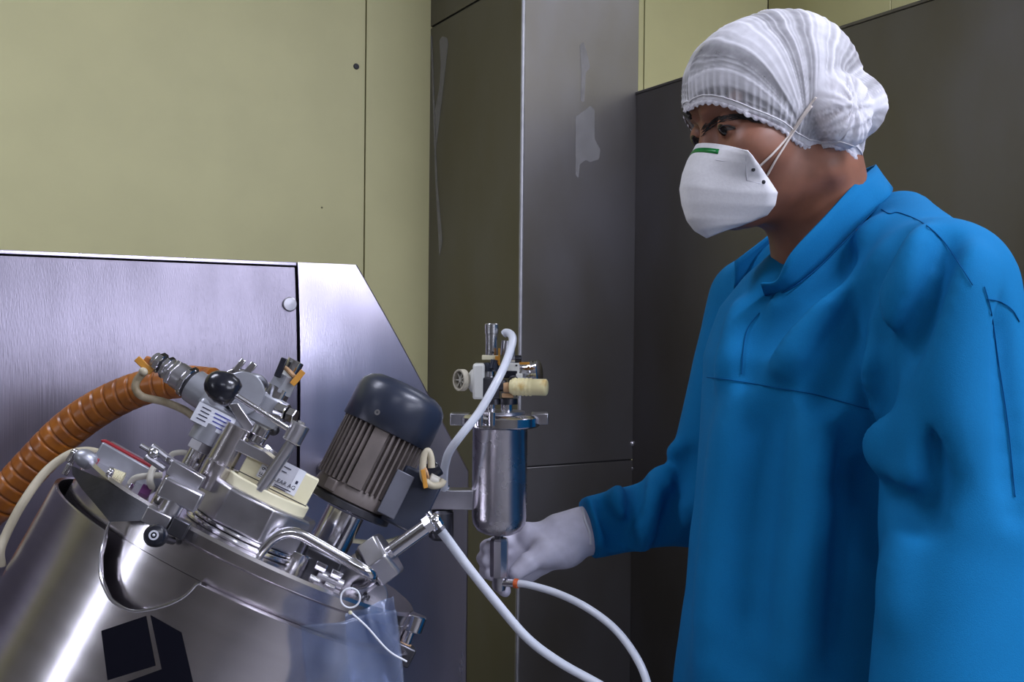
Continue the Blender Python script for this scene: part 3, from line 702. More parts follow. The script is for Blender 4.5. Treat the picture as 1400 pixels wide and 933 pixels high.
# --- posts and bolts below the handle
zc(384, 800, -0.15, 46, 21, name='small_nozzle', m=M_CHR); zc(381, 806, -0.152, 16, 25, name='small_nozzle', m=M_SAT); zc(400, 761, -0.15, 5, 13, name='nozzle_cap', m=M_DARKM)
bc = lbox(432, 782, -0.14, 50, 40, 54, 'bolt_block', M_DARKM, bevel=0.003)
for px, py in ((439, 775), (460, 786), (430, 793), (450, 803)):
    b = MB(); p = L(px, py, -0.175); b.cyl(p-X*7*k, p+X*7*k, 5.5*k, n=6, ch=0.0005); b.build('hex_bolt', M_CHR, bc)
b = MB(); b.cyl(L(434, 786, -0.165), L(468, 801, -0.165), 7*k, n=14); b.build('threaded_pin', M_SAT, bc)
b = MB(); b.cyl(L(486, 812, -0.13), L(497, 822, -0.13), 8*k, n=14)
for i in range(5):
    p = L(484, 809, -0.13).lerp(L(499, 823, -0.13), i/4); ad2 = (L(497, 822, -0.13)-L(486, 812, -0.13)); b.torus(p, ad2, 8*k, 1.4*k, 16, 6)
b.build('spring', M_DARKM, bc)
b = MB(); p = L(504, 815, -0.12); b.cyl(p-Y*0.006, p+Y*0.006, 24*k, n=32, ch=0.001); b.build('lug_disc', M_SAT, ves)
# --- big hex nut with drain pipe to the upper right
PY_ = -0.12
h0 = L(485, 790, PY_); h1 = L(594, 712, PY_-0.02); hd = (h1-h0).normalized(); HL = (h1-h0).length
b = MB(); b.cyl(h0-hd*60*k, h0+hd*28*k, 27*k, 25*k, n=36); sp_ = b.build('side_spout', M_SAT, ves)
b = MB(); b.cyl(h0+hd*24*k, h0+hd*56*k, 34*k, n=6, ch=0.003, rot=1.2); b.build('big_hex_nut', M_SAT, sp_, bevel=0.0012)
b = MB(); b.cyl(h0+hd*20*k, h0+hd*26*k, 27*k, n=30); b.build('gasket', M_BLK, sp_)
b = MB(); b.cyl(h0+hd*50*k, h1-hd*8*k, 10*k, n=24); b.build('drain_pipe', M_CHR, sp_)
b = MB(); b.cyl(h1-hd*14*k, h1-hd*3*k, 11.5*k, n=6, ch=0.0006); b.ball(h1, 9.5*k, 16, 10); b.build('elbow_nut', M_CHR, sp_)
e1 = L(602, 725, PY_-0.02); ed = (e1-L(588, 708, PY_-0.02)).normalized()
b = MB(); b.cyl(h1, e1, 9*k, n=18); b.cyl(h1-ed*14*k, h1, 4*k, n=12); b.build('elbow', M_CHR, sp_)
b = MB(); b.cyl(e1-ed*4*k, e1+ed*1*k, 9.8*k, n=18); b.build('elbow_ring', M_DARKM, sp_)
# --- swing bolt knob on the far right of the lid
sw0 = L(548, 900, -0.06)
swb = lbox(549, 893, -0.06, 30, 30, 26, 'swing_bolt_foot', M_DARKM, bevel=0.002)
b = MB(); sa = L(568, 842, -0.06)-L(550, 890, -0.06); b.cyl(L(550, 890, -0.06), L(562, 858, -0.06), 7.5*k, n=16); b.build('swing_bolt', M_CHR, swb)
b = MB(); b.cyl(L(560, 862, -0.06), L(568, 840, -0.06), 16.5*k, n=28, ch=0.001); b.build('swing_bolt_knob', M_CHR, swb)
b = MB(); b.cyl(L(551, 884, -0.06), L(553, 879, -0.06), 10*k, n=18); b.build('rubber_washer', M_TAN, swb)
# --- instrument box with red cover on the left of the lid
IY = -0.075
b = MB(); b.prism([L(120, 640, IY), L(140, 604, IY), L(205, 640, IY), L(214, 668, IY), L(190, 690, IY)], (0, 0.05, 0)); ib = b.build('instrument_box', M_CAST, ves, bevel=0.002)
b = MB(); b.prism([L(137, 602, IY+0.003), L(142, 601, IY+0.003), L(207, 636, IY+0.003), L(206, 645, IY+0.003), L(141, 608, IY+0.003)], (0, 0.010, 0)); b.build('red_cover', M_RED, ib, bevel=0.001, label='red edge of the cover')
b = MB(); b.prism([L(121, 641, IY-0.004), L(129, 626, IY-0.004), L(136, 628, IY-0.004), L(128, 645, IY-0.004)], (0, 0.02, 0)); b.build('red_cover', M_RED, ib, bevel=0.001, label='red end cap')
b = MB(); p = L(118, 628, IY); b.ball(p, (16*k, 14*k, 12*k), 18, 12); b.build('round_boss', M_CAST, ib)
b = MB(); p0 = L(147, 646, -0.135); p1 = L(166, 653, -0.135); b.cyl(p0, p0.lerp(p1, 0.35), 9*k, n=6); b.build('connector_nut', M_CHR, ib)
b = MB(); 
prof_ = [(i*1.0*k, (7.4 if i % 2 else 6.2)*k) for i in range(16)]
b.lathe(p0.lerp(p1, 0.3), p1-p0, prof_, 18); b.build('cream_connector', M_CREAM, ib, angle=80)
b = MB(); b.box(L(199, 672, -0.155), (12*k, 8*k, 14*k)); b.build('purple_clip', mat('purple_plastic', (0.10, 0.02, 0.10), 0.4), ib)

# --- trunnion carrying the vessel from the cabinet
tr0 = VM @ V((0, RJ-0.01, -0.28))
tt_ = (KP-tr0).dot(W)/1.0
b = MB(); b.cyl(VI @ tr0, VI @ (tr0+W*(tt_-0.0005)), 0.05, n=32); b.build('trunnion', M_SAT, ves)

# ------------------------------------------------------------------ cables and hoses (world space)
def hose(name, pts, r, m, label, cat, group=None, n=12, per=8):
    b = MB(); b.tube(pts, r, n, per); o = b.build(name, m); tag(o, label, cat, group); return o
# orange corrugated hose
hp = [at(-70, 745, 1.27), at(0, 684, 1.27), at(45, 636, 1.27), at(88, 592, 1.27), at(130, 561, 1.265), at(175, 538, 1.255), at(215, 526, 1.245), at(255, 522, 1.235), at(292, 524, 1.22)]
path = smooth_path(hp, 40); Ls = [0]
for i in range(1, len(path)): Ls.append(Ls[-1]+(path[i]-path[i-1]).length)
tot = Ls[-1]
def hr(t):
    i = min(len(Ls)-1, int(t*(len(Ls)-1))); s = Ls[i]/0.0165; f = s-math.floor(s)
    base = 0.0236-0.0052*max(0, (t-0.45)/0.55)
    return base*(1.0-0.10*math.exp(-(min(f, 1-f)/0.07)**2))
b = MB(); b.tube(path, hr, 24, smooth=False); o = b.build('corrugated_hose', M_HOSE, angle=50); tag(o, 'thick ribbed orange hose arching from the lower left up to the valve', 'hose')
# beige cable along the left, over the instrument box
hose('beige_cable', [at(2, 775, 1.03), at(0, 755, 1.03), at(8, 732, 1.04), at(30, 690, 1.05), at(60, 648, 1.07), at(90, 624, 1.09), at(115, 617, 1.11), at(138, 621, 1.13), at(152, 634, 1.125)], 0.0046, M_CABLE, 'beige cable looping from the left edge up over the instrument box', 'cable')
cw_ = [VM @ L(x, y, yy) for x, y, yy in ((178, 661, -0.14), (185, 654, -0.145), (200, 651, -0.15), (222, 650, -0.15))]
hose('grey_cable', cw_, 0.0030, M_CABLEG, 'short grey cable lying level beside the clamp post', 'cable')
cw_ = [VM @ L(x, y, yy) for x, y, yy in ((212, 637, -0.15), (207, 646, -0.155), (205, 658, -0.16), (207, 668, -0.155), (200, 675, -0.15))]
hose('grey_cable', cw_, 0.0032, M_CABLEG, 'short grey cable hanging upright next to the clamp arm', 'cable')
cw_ = [VM @ L(x, y, yy) for x, y, yy in ((232, 628, -0.10), (236, 621, -0.10), (248, 619, -0.10), (262, 621, -0.10))]
hose('grey_cable', cw_, 0.0028, M_CABLEG, 'short grey cable passing behind the polished tube', 'cable')
# brown-beige sensor cable with orange clip
cp = [VM @ q for q in (g1+gd*2*k, L(209, 500, VY+0.03), L(197, 509, VY+0.03), L(187, 521, VY+0.03), L(186, 533, VY+0.03), L(196, 543, VY+0.03), L(225, 550, VY+0.03), L(252, 561, VY+0.02), L(270, 574, VY+0.01))]
hose('sensor_cable', cp, 0.0040, mat('stained_cable', (0.34, 0.29, 0.20), 0.55, base2=(0.20, 0.15, 0.08), nscale=70), 'stained beige cable hanging in a loop from the silver cable gland', 'cable')
ct = empty('cable_tag', VM, 'orange cable tag with a pale tie at the silver cable gland', 'tag')
b = MB(); b.box(L(197, 500, VY+0.026), (9*k, 5*k, 26*k), ax=X*0.3+Z*0.95, az=(X*0.95-Z*0.3)); b.build('tag_plate', M_ORTAG, ct, bevel=0.0008)
b = MB(); b.box(L(204, 495, VY+0.03), (14*k, 8*k, 12*k)); b.build('tag_body', mat('dark_orange_plastic', (0.33, 0.11, 0.02), 0.45), ct, bevel=0.002)
b = MB(); b.ball(L(196, 508, VY+0.022), (6*k, 5*k, 5*k), 14, 10); b.build('tie_knot', M_CABLE, ct)
# cable loop on the motor's terminal box, with orange tag
cp = [VM @ L(x, y, MY-0.062) for x, y in ((590, 640), (589, 626), (585, 617), (580, 624), (578, 640), (580, 655), (590, 664), (602, 663), (607, 656))]
hose('cable_loop', cp, 0.0038, M_CABLE, 'pale cable curled in a loop on the motor terminal box', 'cable')
ct = empty('cable_tag', VM, 'orange cable tag on the pale cable loop beside the motor', 'tag')
b = MB(); b.box(L(580, 655, MY-0.07), (6*k, 4*k, 25*k), ax=X*0.75+Z*0.66, az=X*-0.60+Z*0.80); b.build('tag_plate', M_ORTAG, ct, bevel=0.0006)
b = MB(); b.torus(L(583, 647, MY-0.064), Z*0.5+X*0.5, 6*k, 2.2*k, 20, 8); b.build('tag_clip', M_TAN, ct)
# cream cable behind the hex nut
cp = [VM @ L(x, y, -0.02) for x, y in ((470, 738), (485, 740), (505, 742), (530, 741), (548, 735))]
hose('cream_cable', cp, 0.0026, M_CREAM, 'thin cream cable passing behind the large hexagonal nut', 'cable')

# white tube from the drain elbow
pw = VM @ e1
hose('white_tube', [pw-(VM.to_3x3() @ ed)*0.004, at(612, 738, 1.06), at(640, 776, 1.08), at(680, 826, 1.10), at(722, 874, 1.12), at(765, 906, 1.14), at(815, 934, 1.15), at(870, 965, 1.15)], 0.0050, M_TUBE, 'white tube running from the drain elbow down under the filter', 'tube', 'white tubes', n=14)

# clear plastic bag tied to the lid
import itertools
bagm = empty('plastic_bag', Matrix.Translation(at(490, 880, 0.90)), 'clear plastic bag hanging from the vessel lid at its right edge', 'bag')
BI = bagm.matrix_world.inverted()
def bag_sheet(P, nu, nv, amp, seed, name):
    vs = []; fs = []
    for j in range(nv+1):
        for i in range(nu+1):
            u = i/nu; v = j/nv
            q = P[0]*(1-u)*(1-v)+P[1]*u*(1-v)+P[2]*u*v+P[3]*(1-u)*v
            q = q-CB*-1*0.0+V((0, amp*mnoise.noise(V((u*3+seed, v*3, seed))), amp*0.5*mnoise.noise(V((u*2, v*4+seed, 3)))))
            vs.append(BI @ q)
    for j in range(nv):
        for i in range(nu):
            a = j*(nu+1)+i; fs.append((a, a+1, a+nu+2, a+nu+1))
    o = meshobj(name, vs, fs, M_BAG, bagm, angle=0)
    sd = o.modifiers.new('solid', 'SOLIDIFY'); sd.thickness = 0.0003
    return o
bag_sheet([at(411, 856, 0.895), at(541, 834, 0.905), at(562, 1010, 0.92), at(424, 1010, 0.91)], 26, 26, 0.012, 1.3, 'front_film')
bag_sheet([at(471, 842, 0.905), at(538, 816, 0.915), at(560, 1010, 0.935), at(484, 1010, 0.92)], 22, 26, 0.014, 4.1, 'back_film')
b = MB(); b.tube([BI @ q for q in (at(480, 838, 0.888), at(502, 858, 0.889), at(531, 890, 0.895), at(556, 905, 0.90))], 0.0009, 8); b.build('tie_string', M_LABELW, bagm)
b = MB(); b.torus(BI @ at(479, 818, 0.886), (0.05, -1, 0.1), 0.0083, 0.0008, 28, 8); b.build('tie_loop', M_LABELW, bagm)
b = MB(); b.ball(BI @ at(479, 838, 0.887), 0.0018, 10, 8); b.build('tie_knot', M_CREAM, bagm)

# ------------------------------------------------------------------ filter housing
DF = 1.33; kf = DF/FPX
FO = at(683, 660, DF)
fil = empty('filter_housing', Matrix.Translation(FO), 'upright polished steel filter housing with valves on top, between motor and man', 'filter')
FI = fil.matrix_world.inverted()
def Fp(px, py, dy=0.0): return FI @ at(px, py, DF+dy)
def fz_(py): return Fp(683, py).z
cx0 = 0.0
b = MB(); b.lathe((0, 0, fz_(706)), Z, [(-26*kf, 8*kf), (-24*kf, 20*kf), (-19*kf, 30*kf), (-10*kf, 36*kf), (0, 37.5*kf), (122*kf, 37.5*kf), (124*kf, 39*kf)], 56); b.build('bowl', mat('bowl_brushed_steel', (0.56, 0.54, 0.58), 0.27, 1.0, vary=0.08, nscale=30, rvary=0.04), fil, angle=50)
b = MB(); b.lathe((0, 0, fz_(585)), Z, [(0, 40*kf), (2*kf, 52*kf), (4*kf, 54*kf), (15*kf, 54*kf), (18*kf, 50*kf), (20*kf, 36*kf)], 56); clr = b.build('clamp_ring', M_CHR, fil, angle=40)
b = MB(); b.box(Fp(629, 573, 0.0), (26*kf, 26*kf, 16*kf)); b.build('ring_hinge', M_SAT, clr, bevel=0.001)
b = MB(); b.box(Fp(738, 572, -0.0), (22*kf, 30*kf, 15*kf)); b.build('ring_lug', M_SAT, clr, bevel=0.001)
for px in (656, 672):
    b = MB(); q = Fp(px, 584, -55*kf); b.cyl(q, q+Z*20*kf, 5*kf, n=14, ch=0.0008); b.build('clamp_bolt', M_CHR, clr)
b = MB(); b.box(Fp(664, 583, -54*kf), (24*kf, 10*kf, 3*kf)); b.build('clamp_bar', M_CHR, clr)
b = MB(); b.cyl((0, 0, fz_(566)), (0, 0, fz_(562)), 34*kf, n=36); b.build('lid_plate', M_SAT, fil)
for px, r in ((671, 7), (693, 8)):
    b = MB(); b.cyl(Fp(px, 566), Fp(px, 553), r*kf, n=18); b.build('lid_post', M_CHR, fil)
b = MB(); b.cyl(Fp(674, 553), Fp(674, 545), 12*kf, n=18); b.cyl(Fp(694, 553), Fp(694, 545), 14*kf, n=18); b.build('post_nut', M_DARKM, fil)
b = MB(); b.box(Fp(670, 530, -0.008), (26*kf, 26*kf, 28*kf)); b.build('valve_block', M_DARKM, fil, bevel=0.0015)
b = MB(); b.cyl(Fp(670, 518), Fp(670, 506), 6.5*kf, n=18); b.build('valve_stem', M_CHR, fil)
b = MB(); b.cyl(Fp(672, 508), Fp(672, 496), 11*kf, n=18); b.cyl(Fp(674, 504, -0.01), Fp(676, 492, -0.01), 5*kf, n=12); b.build('valve_collar', M_FAN, fil)
# sight tube
b = MB(); b.lathe(Fp(672, 488), Z, [(0, 8*kf), (31*kf, 8*kf), (31.5*kf, 9.2*kf), (44*kf, 9.2*kf), (45.5*kf, 8*kf)], 24); b.build('sight_tube', mat('tube_steel', (0.40, 0.40, 0.41), 0.25, 0.9, vary=0.1, nscale=50), fil)
b = MB(); b.ball(Fp(674, 482, -8.2*kf), 1.8*kf, 10, 8); b.build('tube_port', M_EDGE, fil)
b = MB(); b.box(Fp(671, 489), (24*kf, 18*kf, 6*kf)); b.build('cream_clip', M_CREAM, fil, bevel=0.0006)
b = MB(); b.box(Fp(682.5, 488, -0.008), (2.5*kf, 10*kf, 23*kf)); b.box(Fp(680, 492, -0.008), (6*kf, 8*kf, 10*kf)); b.build('orange_tag', M_ORTAG, fil, bevel=0.0004)
# white plate, cone and hand wheel
b = MB(); b.box(Fp(655, 521), (16*kf, 44*kf, 48*kf)); wp = b.build('white_plate', M_WHITE, fil, bevel=0.003)
b = MB(); b.lathe(Fp(648, 521), V((-1, -0.12, 0.02)), [(0, 17*kf), (4*kf, 15*kf), (9*kf, 8*kf), (14*kf, 5*kf), (18*kf, 4*kf)], 24); b.build('cone', M_WHITE, wp)
wcn = Fp(631, 520, -0.004); wax = V((-0.80, -0.58, 0.03)).normalized()
wh = MB(); wh.ring(wcn-wax*4*kf, wcn+wax*5*kf, 15*kf, 12.2*kf, 36); wo = wh.build('hand_wheel', mat('aged_wheel_plastic', (0.50, 0.46, 0.36), 0.5, vary=0.1, nscale=40), fil, bevel=0.0005)
b = MB(); wa, wb_, _ = frame_of(wax)
for i in range(7):
    t = 2*PI*i/7; d = wa*math.cos(t)+wb_*math.sin(t); b.box(wcn+d*6.5*kf, (12*kf, 1.6*kf, 4*kf), ax=d, az=wax)
b.cyl(wcn-wax*5*kf, wcn+wax*3*kf, 3.2*kf, n=12); b.build('wheel_spokes', M_CABLEG, wo)
b = MB(); b.cyl(wcn-wax*4*kf, wcn-wax*3*kf, 12.4*kf, n=30); b.build('wheel_back', M_EDGE, wo)
# plate frame, black block and gauge on the right
b = MB(); b.box(Fp(698, 502), (24*kf, 12*kf, 11*kf)); b.box(Fp(697, 540), (25*kf, 12*kf, 10*kf)); b.box(Fp(707.5, 520), (5*kf, 12*kf, 46*kf)); b.build('mounting_frame', M_WHITE, fil, bevel=0.0008)
for px, py in ((694, 500), (706, 500), (706, 541)):
    b = MB(); q = Fp(px, py, -6.4*kf); b.cyl(q-Y*0.001, q+Y*0.001, 1.5*kf, n=10); b.build('frame_hole', M_EDGE, fil)
b = MB(); b.box(Fp(696, 512), (22*kf, 14*kf, 10*kf)); b.build('black_block', M_BLK, fil, bevel=0.0008)
b = MB(); b.box(Fp(710, 515, -0.002), (9*kf, 12*kf, 8*kf)); b.build('white_nub', M_WHITE, fil, bevel=0.0008)
b = MB(); b.cyl(Fp(698, 491), Fp(704, 491), 6*kf, n=14); b.build('connector', M_CHR, fil)
b = MB(); b.cyl(Fp(703, 491), Fp(713, 491), 5*kf, n=14, ch=0.0008); b.build('black_knob', M_BLK, fil)
b = MB(); b.cyl(Fp(690, 486, 0.006), Fp(692, 466, 0.006), 6*kf, n=14); b.cyl(Fp(700, 486, 0.004), Fp(700, 478, 0.004), 4*kf, n=12); b.build('tube_nipple', M_SAT, fil)
gc = Fp(727, 510, 0.02); gax = V((0.93, -0.30, 0.10)).normalized()
b = MB(); b.lathe(gc-gax*14*kf, gax, [(0, 12*kf), (1*kf, 15*kf), (12*kf, 15*kf), (13*kf, 17*kf), (16*kf, 17*kf), (17*kf, 15.5*kf), (20*kf, 15.5*kf), (21*kf, 17*kf), (25*kf, 17*kf), (26*kf, 15*kf)], 36); b.build('pressure_gauge', M_CHR, fil)
b = MB(); b.box(Fp(717, 497, 0.0), (14*kf, 12*kf, 3*kf)); b.build('orange_tag', M_ORTAG, fil)
b = MB(); b.cyl(Fp(681, 527, -0.014), Fp(692, 527, -0.016), 8*kf, n=16); b.cyl(Fp(690, 528, -0.016), Fp(698, 529, -0.018), 5*kf, n=14); b.torus(Fp(702, 521, -0.014), Y+X*0.4, 6*kf, 1.6*kf, 20, 8); b.build('pipe_fitting', M_DARKM, fil)
b = MB(); b.cyl(Fp(688, 530, -0.02), Fp(696, 530, -0.02), 7*kf, n=14); b.box(Fp(694, 541, -0.018), (16*kf, 8*kf, 6*kf)); b.build('tan_seal', M_TAN, fil, bevel=0.001)
sx0 = Fp(698, 529, -0.022); sx1 = Fp(748, 530, -0.034); sd_ = (sx1-sx0)
prof_ = []
for i in range(33):
    f = i/32; r = 11.5
    if 0.06 < f < 0.62: r = 11.8+0.7*math.sin(f*60)
    if f >= 0.62: r = 11.2
    if f < 0.04 or f > 0.97: r = 9.5
    prof_.append((f*sd_.length, r*kf))
b = MB(); b.lathe(sx0, sd_, prof_, 24); b.build('yellowed_knob', M_CREAMY, fil, angle=60, label='yellowed ribbed plastic knob')
# foot: neck, hexagonal tube, elbow
b = MB(); b.cyl(Fp(682, 733), Fp(682, 738), 6*kf, n=16); b.build('outlet_neck', M_DARKM, fil)
hexo = MB(); hexo.lathe(Fp(682, 789), Z, [(0, 11.5*kf), (1.5*kf, 12.6*kf), (50*kf, 12.6*kf), (53*kf, 11*kf)], 8, rot=0.2); hexo.build('outlet_tube', M_SAT, fil, angle=20)
b = MB(); b.lathe(Fp(683, 808), Z, [(0, 5*kf), (1*kf, 8*kf), (12*kf, 9*kf), (19*kf, 9*kf)], 20); b.build('outlet_elbow', M_SAT, fil)
b = MB(); b.cyl(Fp(686, 797, -0.002), Fp(705, 798, -0.012), 5.5*kf, n=16); b.build('outlet_nipple', M_CHR, fil)
rA = Fp(703, 798, -0.012); rB = Fp(708.5, 798.5, -0.014)
b = MB(); b.cyl(rA, rB, 6.6*kf, n=18, ch=0.0006); b.build('orange_ring', M_ORING, fil)
# bracket back to the cabinet
bk = MB(); bk.box(Fp(618, 682, 0.0), (60*kf, 26*kf, 27*kf)); bk.build('bracket_arm', M_SAT, fil, bevel=0.0015)
q0 = at(603, 700, DF+0.01); tK = (KP-q0).dot(W)
bk = MB(); bk.cyl(FI @ (q0+V((0, 0, 0))), FI @ (q0+W*(tK-0.0008)), 0.017, n=24); bk.cyl(FI @ at(603, 697, DF), FI @ at(603, 738, DF), 17*kf, n=24, ch=0.004); bk.build('bracket_stub', M_DARKM, fil)
for px in (600, 611):
    b = MB(); q = Fp(px, 669); b.cyl(q, q+Z*5*kf, 4*kf, n=6); b.build('bolt', M_CHR, fil)
# tubes on the filter
hose('white_tube', [at(689, 457, DF-0.002), at(692, 455, DF-0.004), at(698, 457, DF-0.012), at(701, 464, DF-0.025), at(698, 478, DF-0.045), at(690, 500, DF-0.065), at(676, 528, DF-0.085), at(655, 564, DF-0.095), at(630, 596, DF-0.10), at(615, 617, DF-0.09), at(609, 634, DF-0.07), at(607, 650, DF-0.04), at(607, 668, DF-0.012)], 0.0052, M_TUBE, 'white tube hooked over the filter top and hanging down to the bracket', 'tube', 'white tubes', n=14)
b = MB(); q = at(691, 457, DF)
hose('white_tube', [at(706, 798, DF-0.012), at(722, 800, DF-0.02), at(760, 811, DF-0.05), at(800, 830, DF-0.09), at(838, 858, DF-0.12), at(866, 893, DF-0.15), at(884, 932, DF-0.17), at(892, 985, DF-0.18)], 0.0047, M_TUBE, 'white tube curving from the orange ring under the filter towards the man', 'tube', 'white tubes', n=14)

# ------------------------------------------------------------------ the man (surfaces grown from signed distances)
A_ = np.array
def rcone(P, a, b, ra, rb):
    a = A_(a, np.float32); b = A_(b, np.float32); ba = b-a
    h = np.clip(((P-a) @ ba)/float(ba @ ba), 0, 1)
    return np.linalg.norm(P-a-h[..., None]*ba, axis=-1)-(ra+(rb-ra)*h)
def ell(P, c, r):
    q = P-A_(c, np.float32); r = A_(r, np.float32); k0 = np.linalg.norm(q/r, axis=-1); k1 = np.linalg.norm(q/(r*r), axis=-1)
    return k0*(k0-1)/np.maximum(k1, 1e-6)
def smin(a, b, kk_):
    h = np.clip(0.5+0.5*(b-a)/kk_, 0, 1); return b+(a-b)*h-kk_*h*(1-h)
def smax(a, b, kk_): return -smin(-a, -b, kk_)
def snet(f, axes):
    axes = [A_(a, np.float32) for a in axes]; nx, ny, nz = map(len, axes); D = np.empty((nx, ny, nz), np.float32)
    Yg, Zg = np.meshgrid(axes[1], axes[2], indexing='ij'); st = max(1, int(400000/(ny*nz)))
    for i in range(0, nx, st):
        xs = axes[0][i:i+st]; P = np.empty((len(xs), ny, nz, 3), np.float32)
        P[..., 0] = xs[:, None, None]; P[..., 1] = Yg; P[..., 2] = Zg; D[i:i+st] = f(P)
    S = D < 0; cs = (nx-1, ny-1, nz-1)
    nb = np.zeros(cs, np.int8)
    for o in np.ndindex(2, 2, 2): nb += S[o[0]:o[0]+cs[0], o[1]:o[1]+cs[1], o[2]:o[2]+cs[2]]
    ci = np.argwhere((nb > 0) & (nb < 8)); idx = -np.ones(cs, np.int64); idx[tuple(ci.T)] = np.arange(len(ci))
    acc = np.zeros((len(ci), 3)); cnt = np.zeros(len(ci))
    co = lambda q: np.stack([axes[t][q[:, t]] for t in range(3)], 1)
    for ax in range(3):
        for o in np.ndindex(2, 2):
            a = [0, 0, 0]; r_ = [t for t in range(3) if t != ax]; a[r_[0]], a[r_[1]] = o; b = list(a); b[ax] = 1
            ia = ci+A_(a); ib = ci+A_(b); da = D[tuple(ia.T)]; db = D[tuple(ib.T)]; m = (da < 0) != (db < 0)
            t = np.where(m, da/np.where(m, da-db, 1), 0)[:, None]; pa = co(ia); acc += m[:, None]*(pa+t*(co(ib)-pa)); cnt += m
    verts = acc/cnt[:, None]; F = []
    for ax in range(3):
        a = [slice(None)]*3; b = [slice(None)]*3; a[ax] = slice(0, -1); b[ax] = slice(1, None)
        sa, sb = S[tuple(a)], S[tuple(b)]; e = np.argwhere(sa != sb); r_ = [t for t in range(3) if t != ax]
        e = e[(e[:, r_[0]] > 0) & (e[:, r_[1]] > 0) & (e[:, r_[0]] < (nx, ny, nz)[r_[0]]-1) & (e[:, r_[1]] < (nx, ny, nz)[r_[1]]-1)]
        q = []
        for o in ((-1, -1), (0, -1), (0, 0), (-1, 0)):
            c = e.copy(); c[:, r_[0]] += o[0]; c[:, r_[1]] += o[1]; q.append(idx[tuple(c.T)])
        F.append(np.stack(q, 1))
    return verts, np.concatenate(F)
def npmesh(name, verts, faces, m, parent):
    me = bpy.data.meshes.new(name); n_ = len(faces); w_ = faces.shape[1]
    me.vertices.add(len(verts)); me.vertices.foreach_set('co', A_(verts, np.float32).ravel())
    me.loops.add(n_*w_); me.loops.foreach_set('vertex_index', faces.astype(np.int32).ravel())
    me.polygons.add(n_); me.polygons.foreach_set('loop_start', np.arange(0, n_*w_, w_, dtype=np.int32)); me.update(calc_edges=True); me.validate()
    bm = bmesh.new(); bm.from_mesh(me); bmesh.ops.recalc_face_normals(bm, faces=bm.faces); bm.to_mesh(me); bm.free()
    me.polygons.foreach_set('use_smooth', [True]*len(me.polygons)); me.materials.append(m)
    o = bpy.data.objects.new(name, me); COL.objects.link(o)
    if parent: o.parent = parent
    return o
def axis(*segs):                        # (from, to, step) pieces of a grid axis
    out = []
    for a, b, h in segs: out += list(np.arange(a, b-h*0.25, h))
    return out+[segs[-1][1]]
_rt = np.random.RandomState(5).rand(4096)
def n1(x, seed=0):
    x = x+seed*37.7; i = np.floor(x).astype(int); f = x-i; f = f*f*(3-2*f); return _rt[i % 4096]*(1-f)+_rt[(i+1) % 4096]*f

OB = A_([0.385, 1.23, 0.0]); PHI = math.radians(72)
BF = A_([-math.sin(PHI), -math.cos(PHI), 0]); BL_ = A_([math.cos(PHI), -math.sin(PHI), 0]); BMX = np.stack([BF, BL_, A_([0, 0, 1.0])], 1)
PM = Matrix(((BF[0], BL_[0], 0, OB[0]), (BF[1], BL_[1], 0, OB[1]), (0, 0, 1, 0), (0, 0, 0, 1)))
PMI = PM.inverted()
man = empty('person', PM, 'man in blue gown, white hair net and white face mask, gloved hand on the filter', 'person')
def bp(px, py, d): return A_(PMI @ at(px, py, d))          # body coordinates of a point in the room
bcam = A_(PMI @ CO)
def brd(px, py): return A_(PMI.to_3x3() @ raydir(px, py))
def march(f, px, py, t0=0.75, t1=1.9, off=0.0):
    d = brd(px, py); t = t0
    for _ in range(160):
        p = bcam+d*t; v = float(f(p[None].astype(np.float32))[0])-off
        if v < 0.0004 or t > t1: break
        t += max(0.0005, v*0.6)
    return bcam+d*t
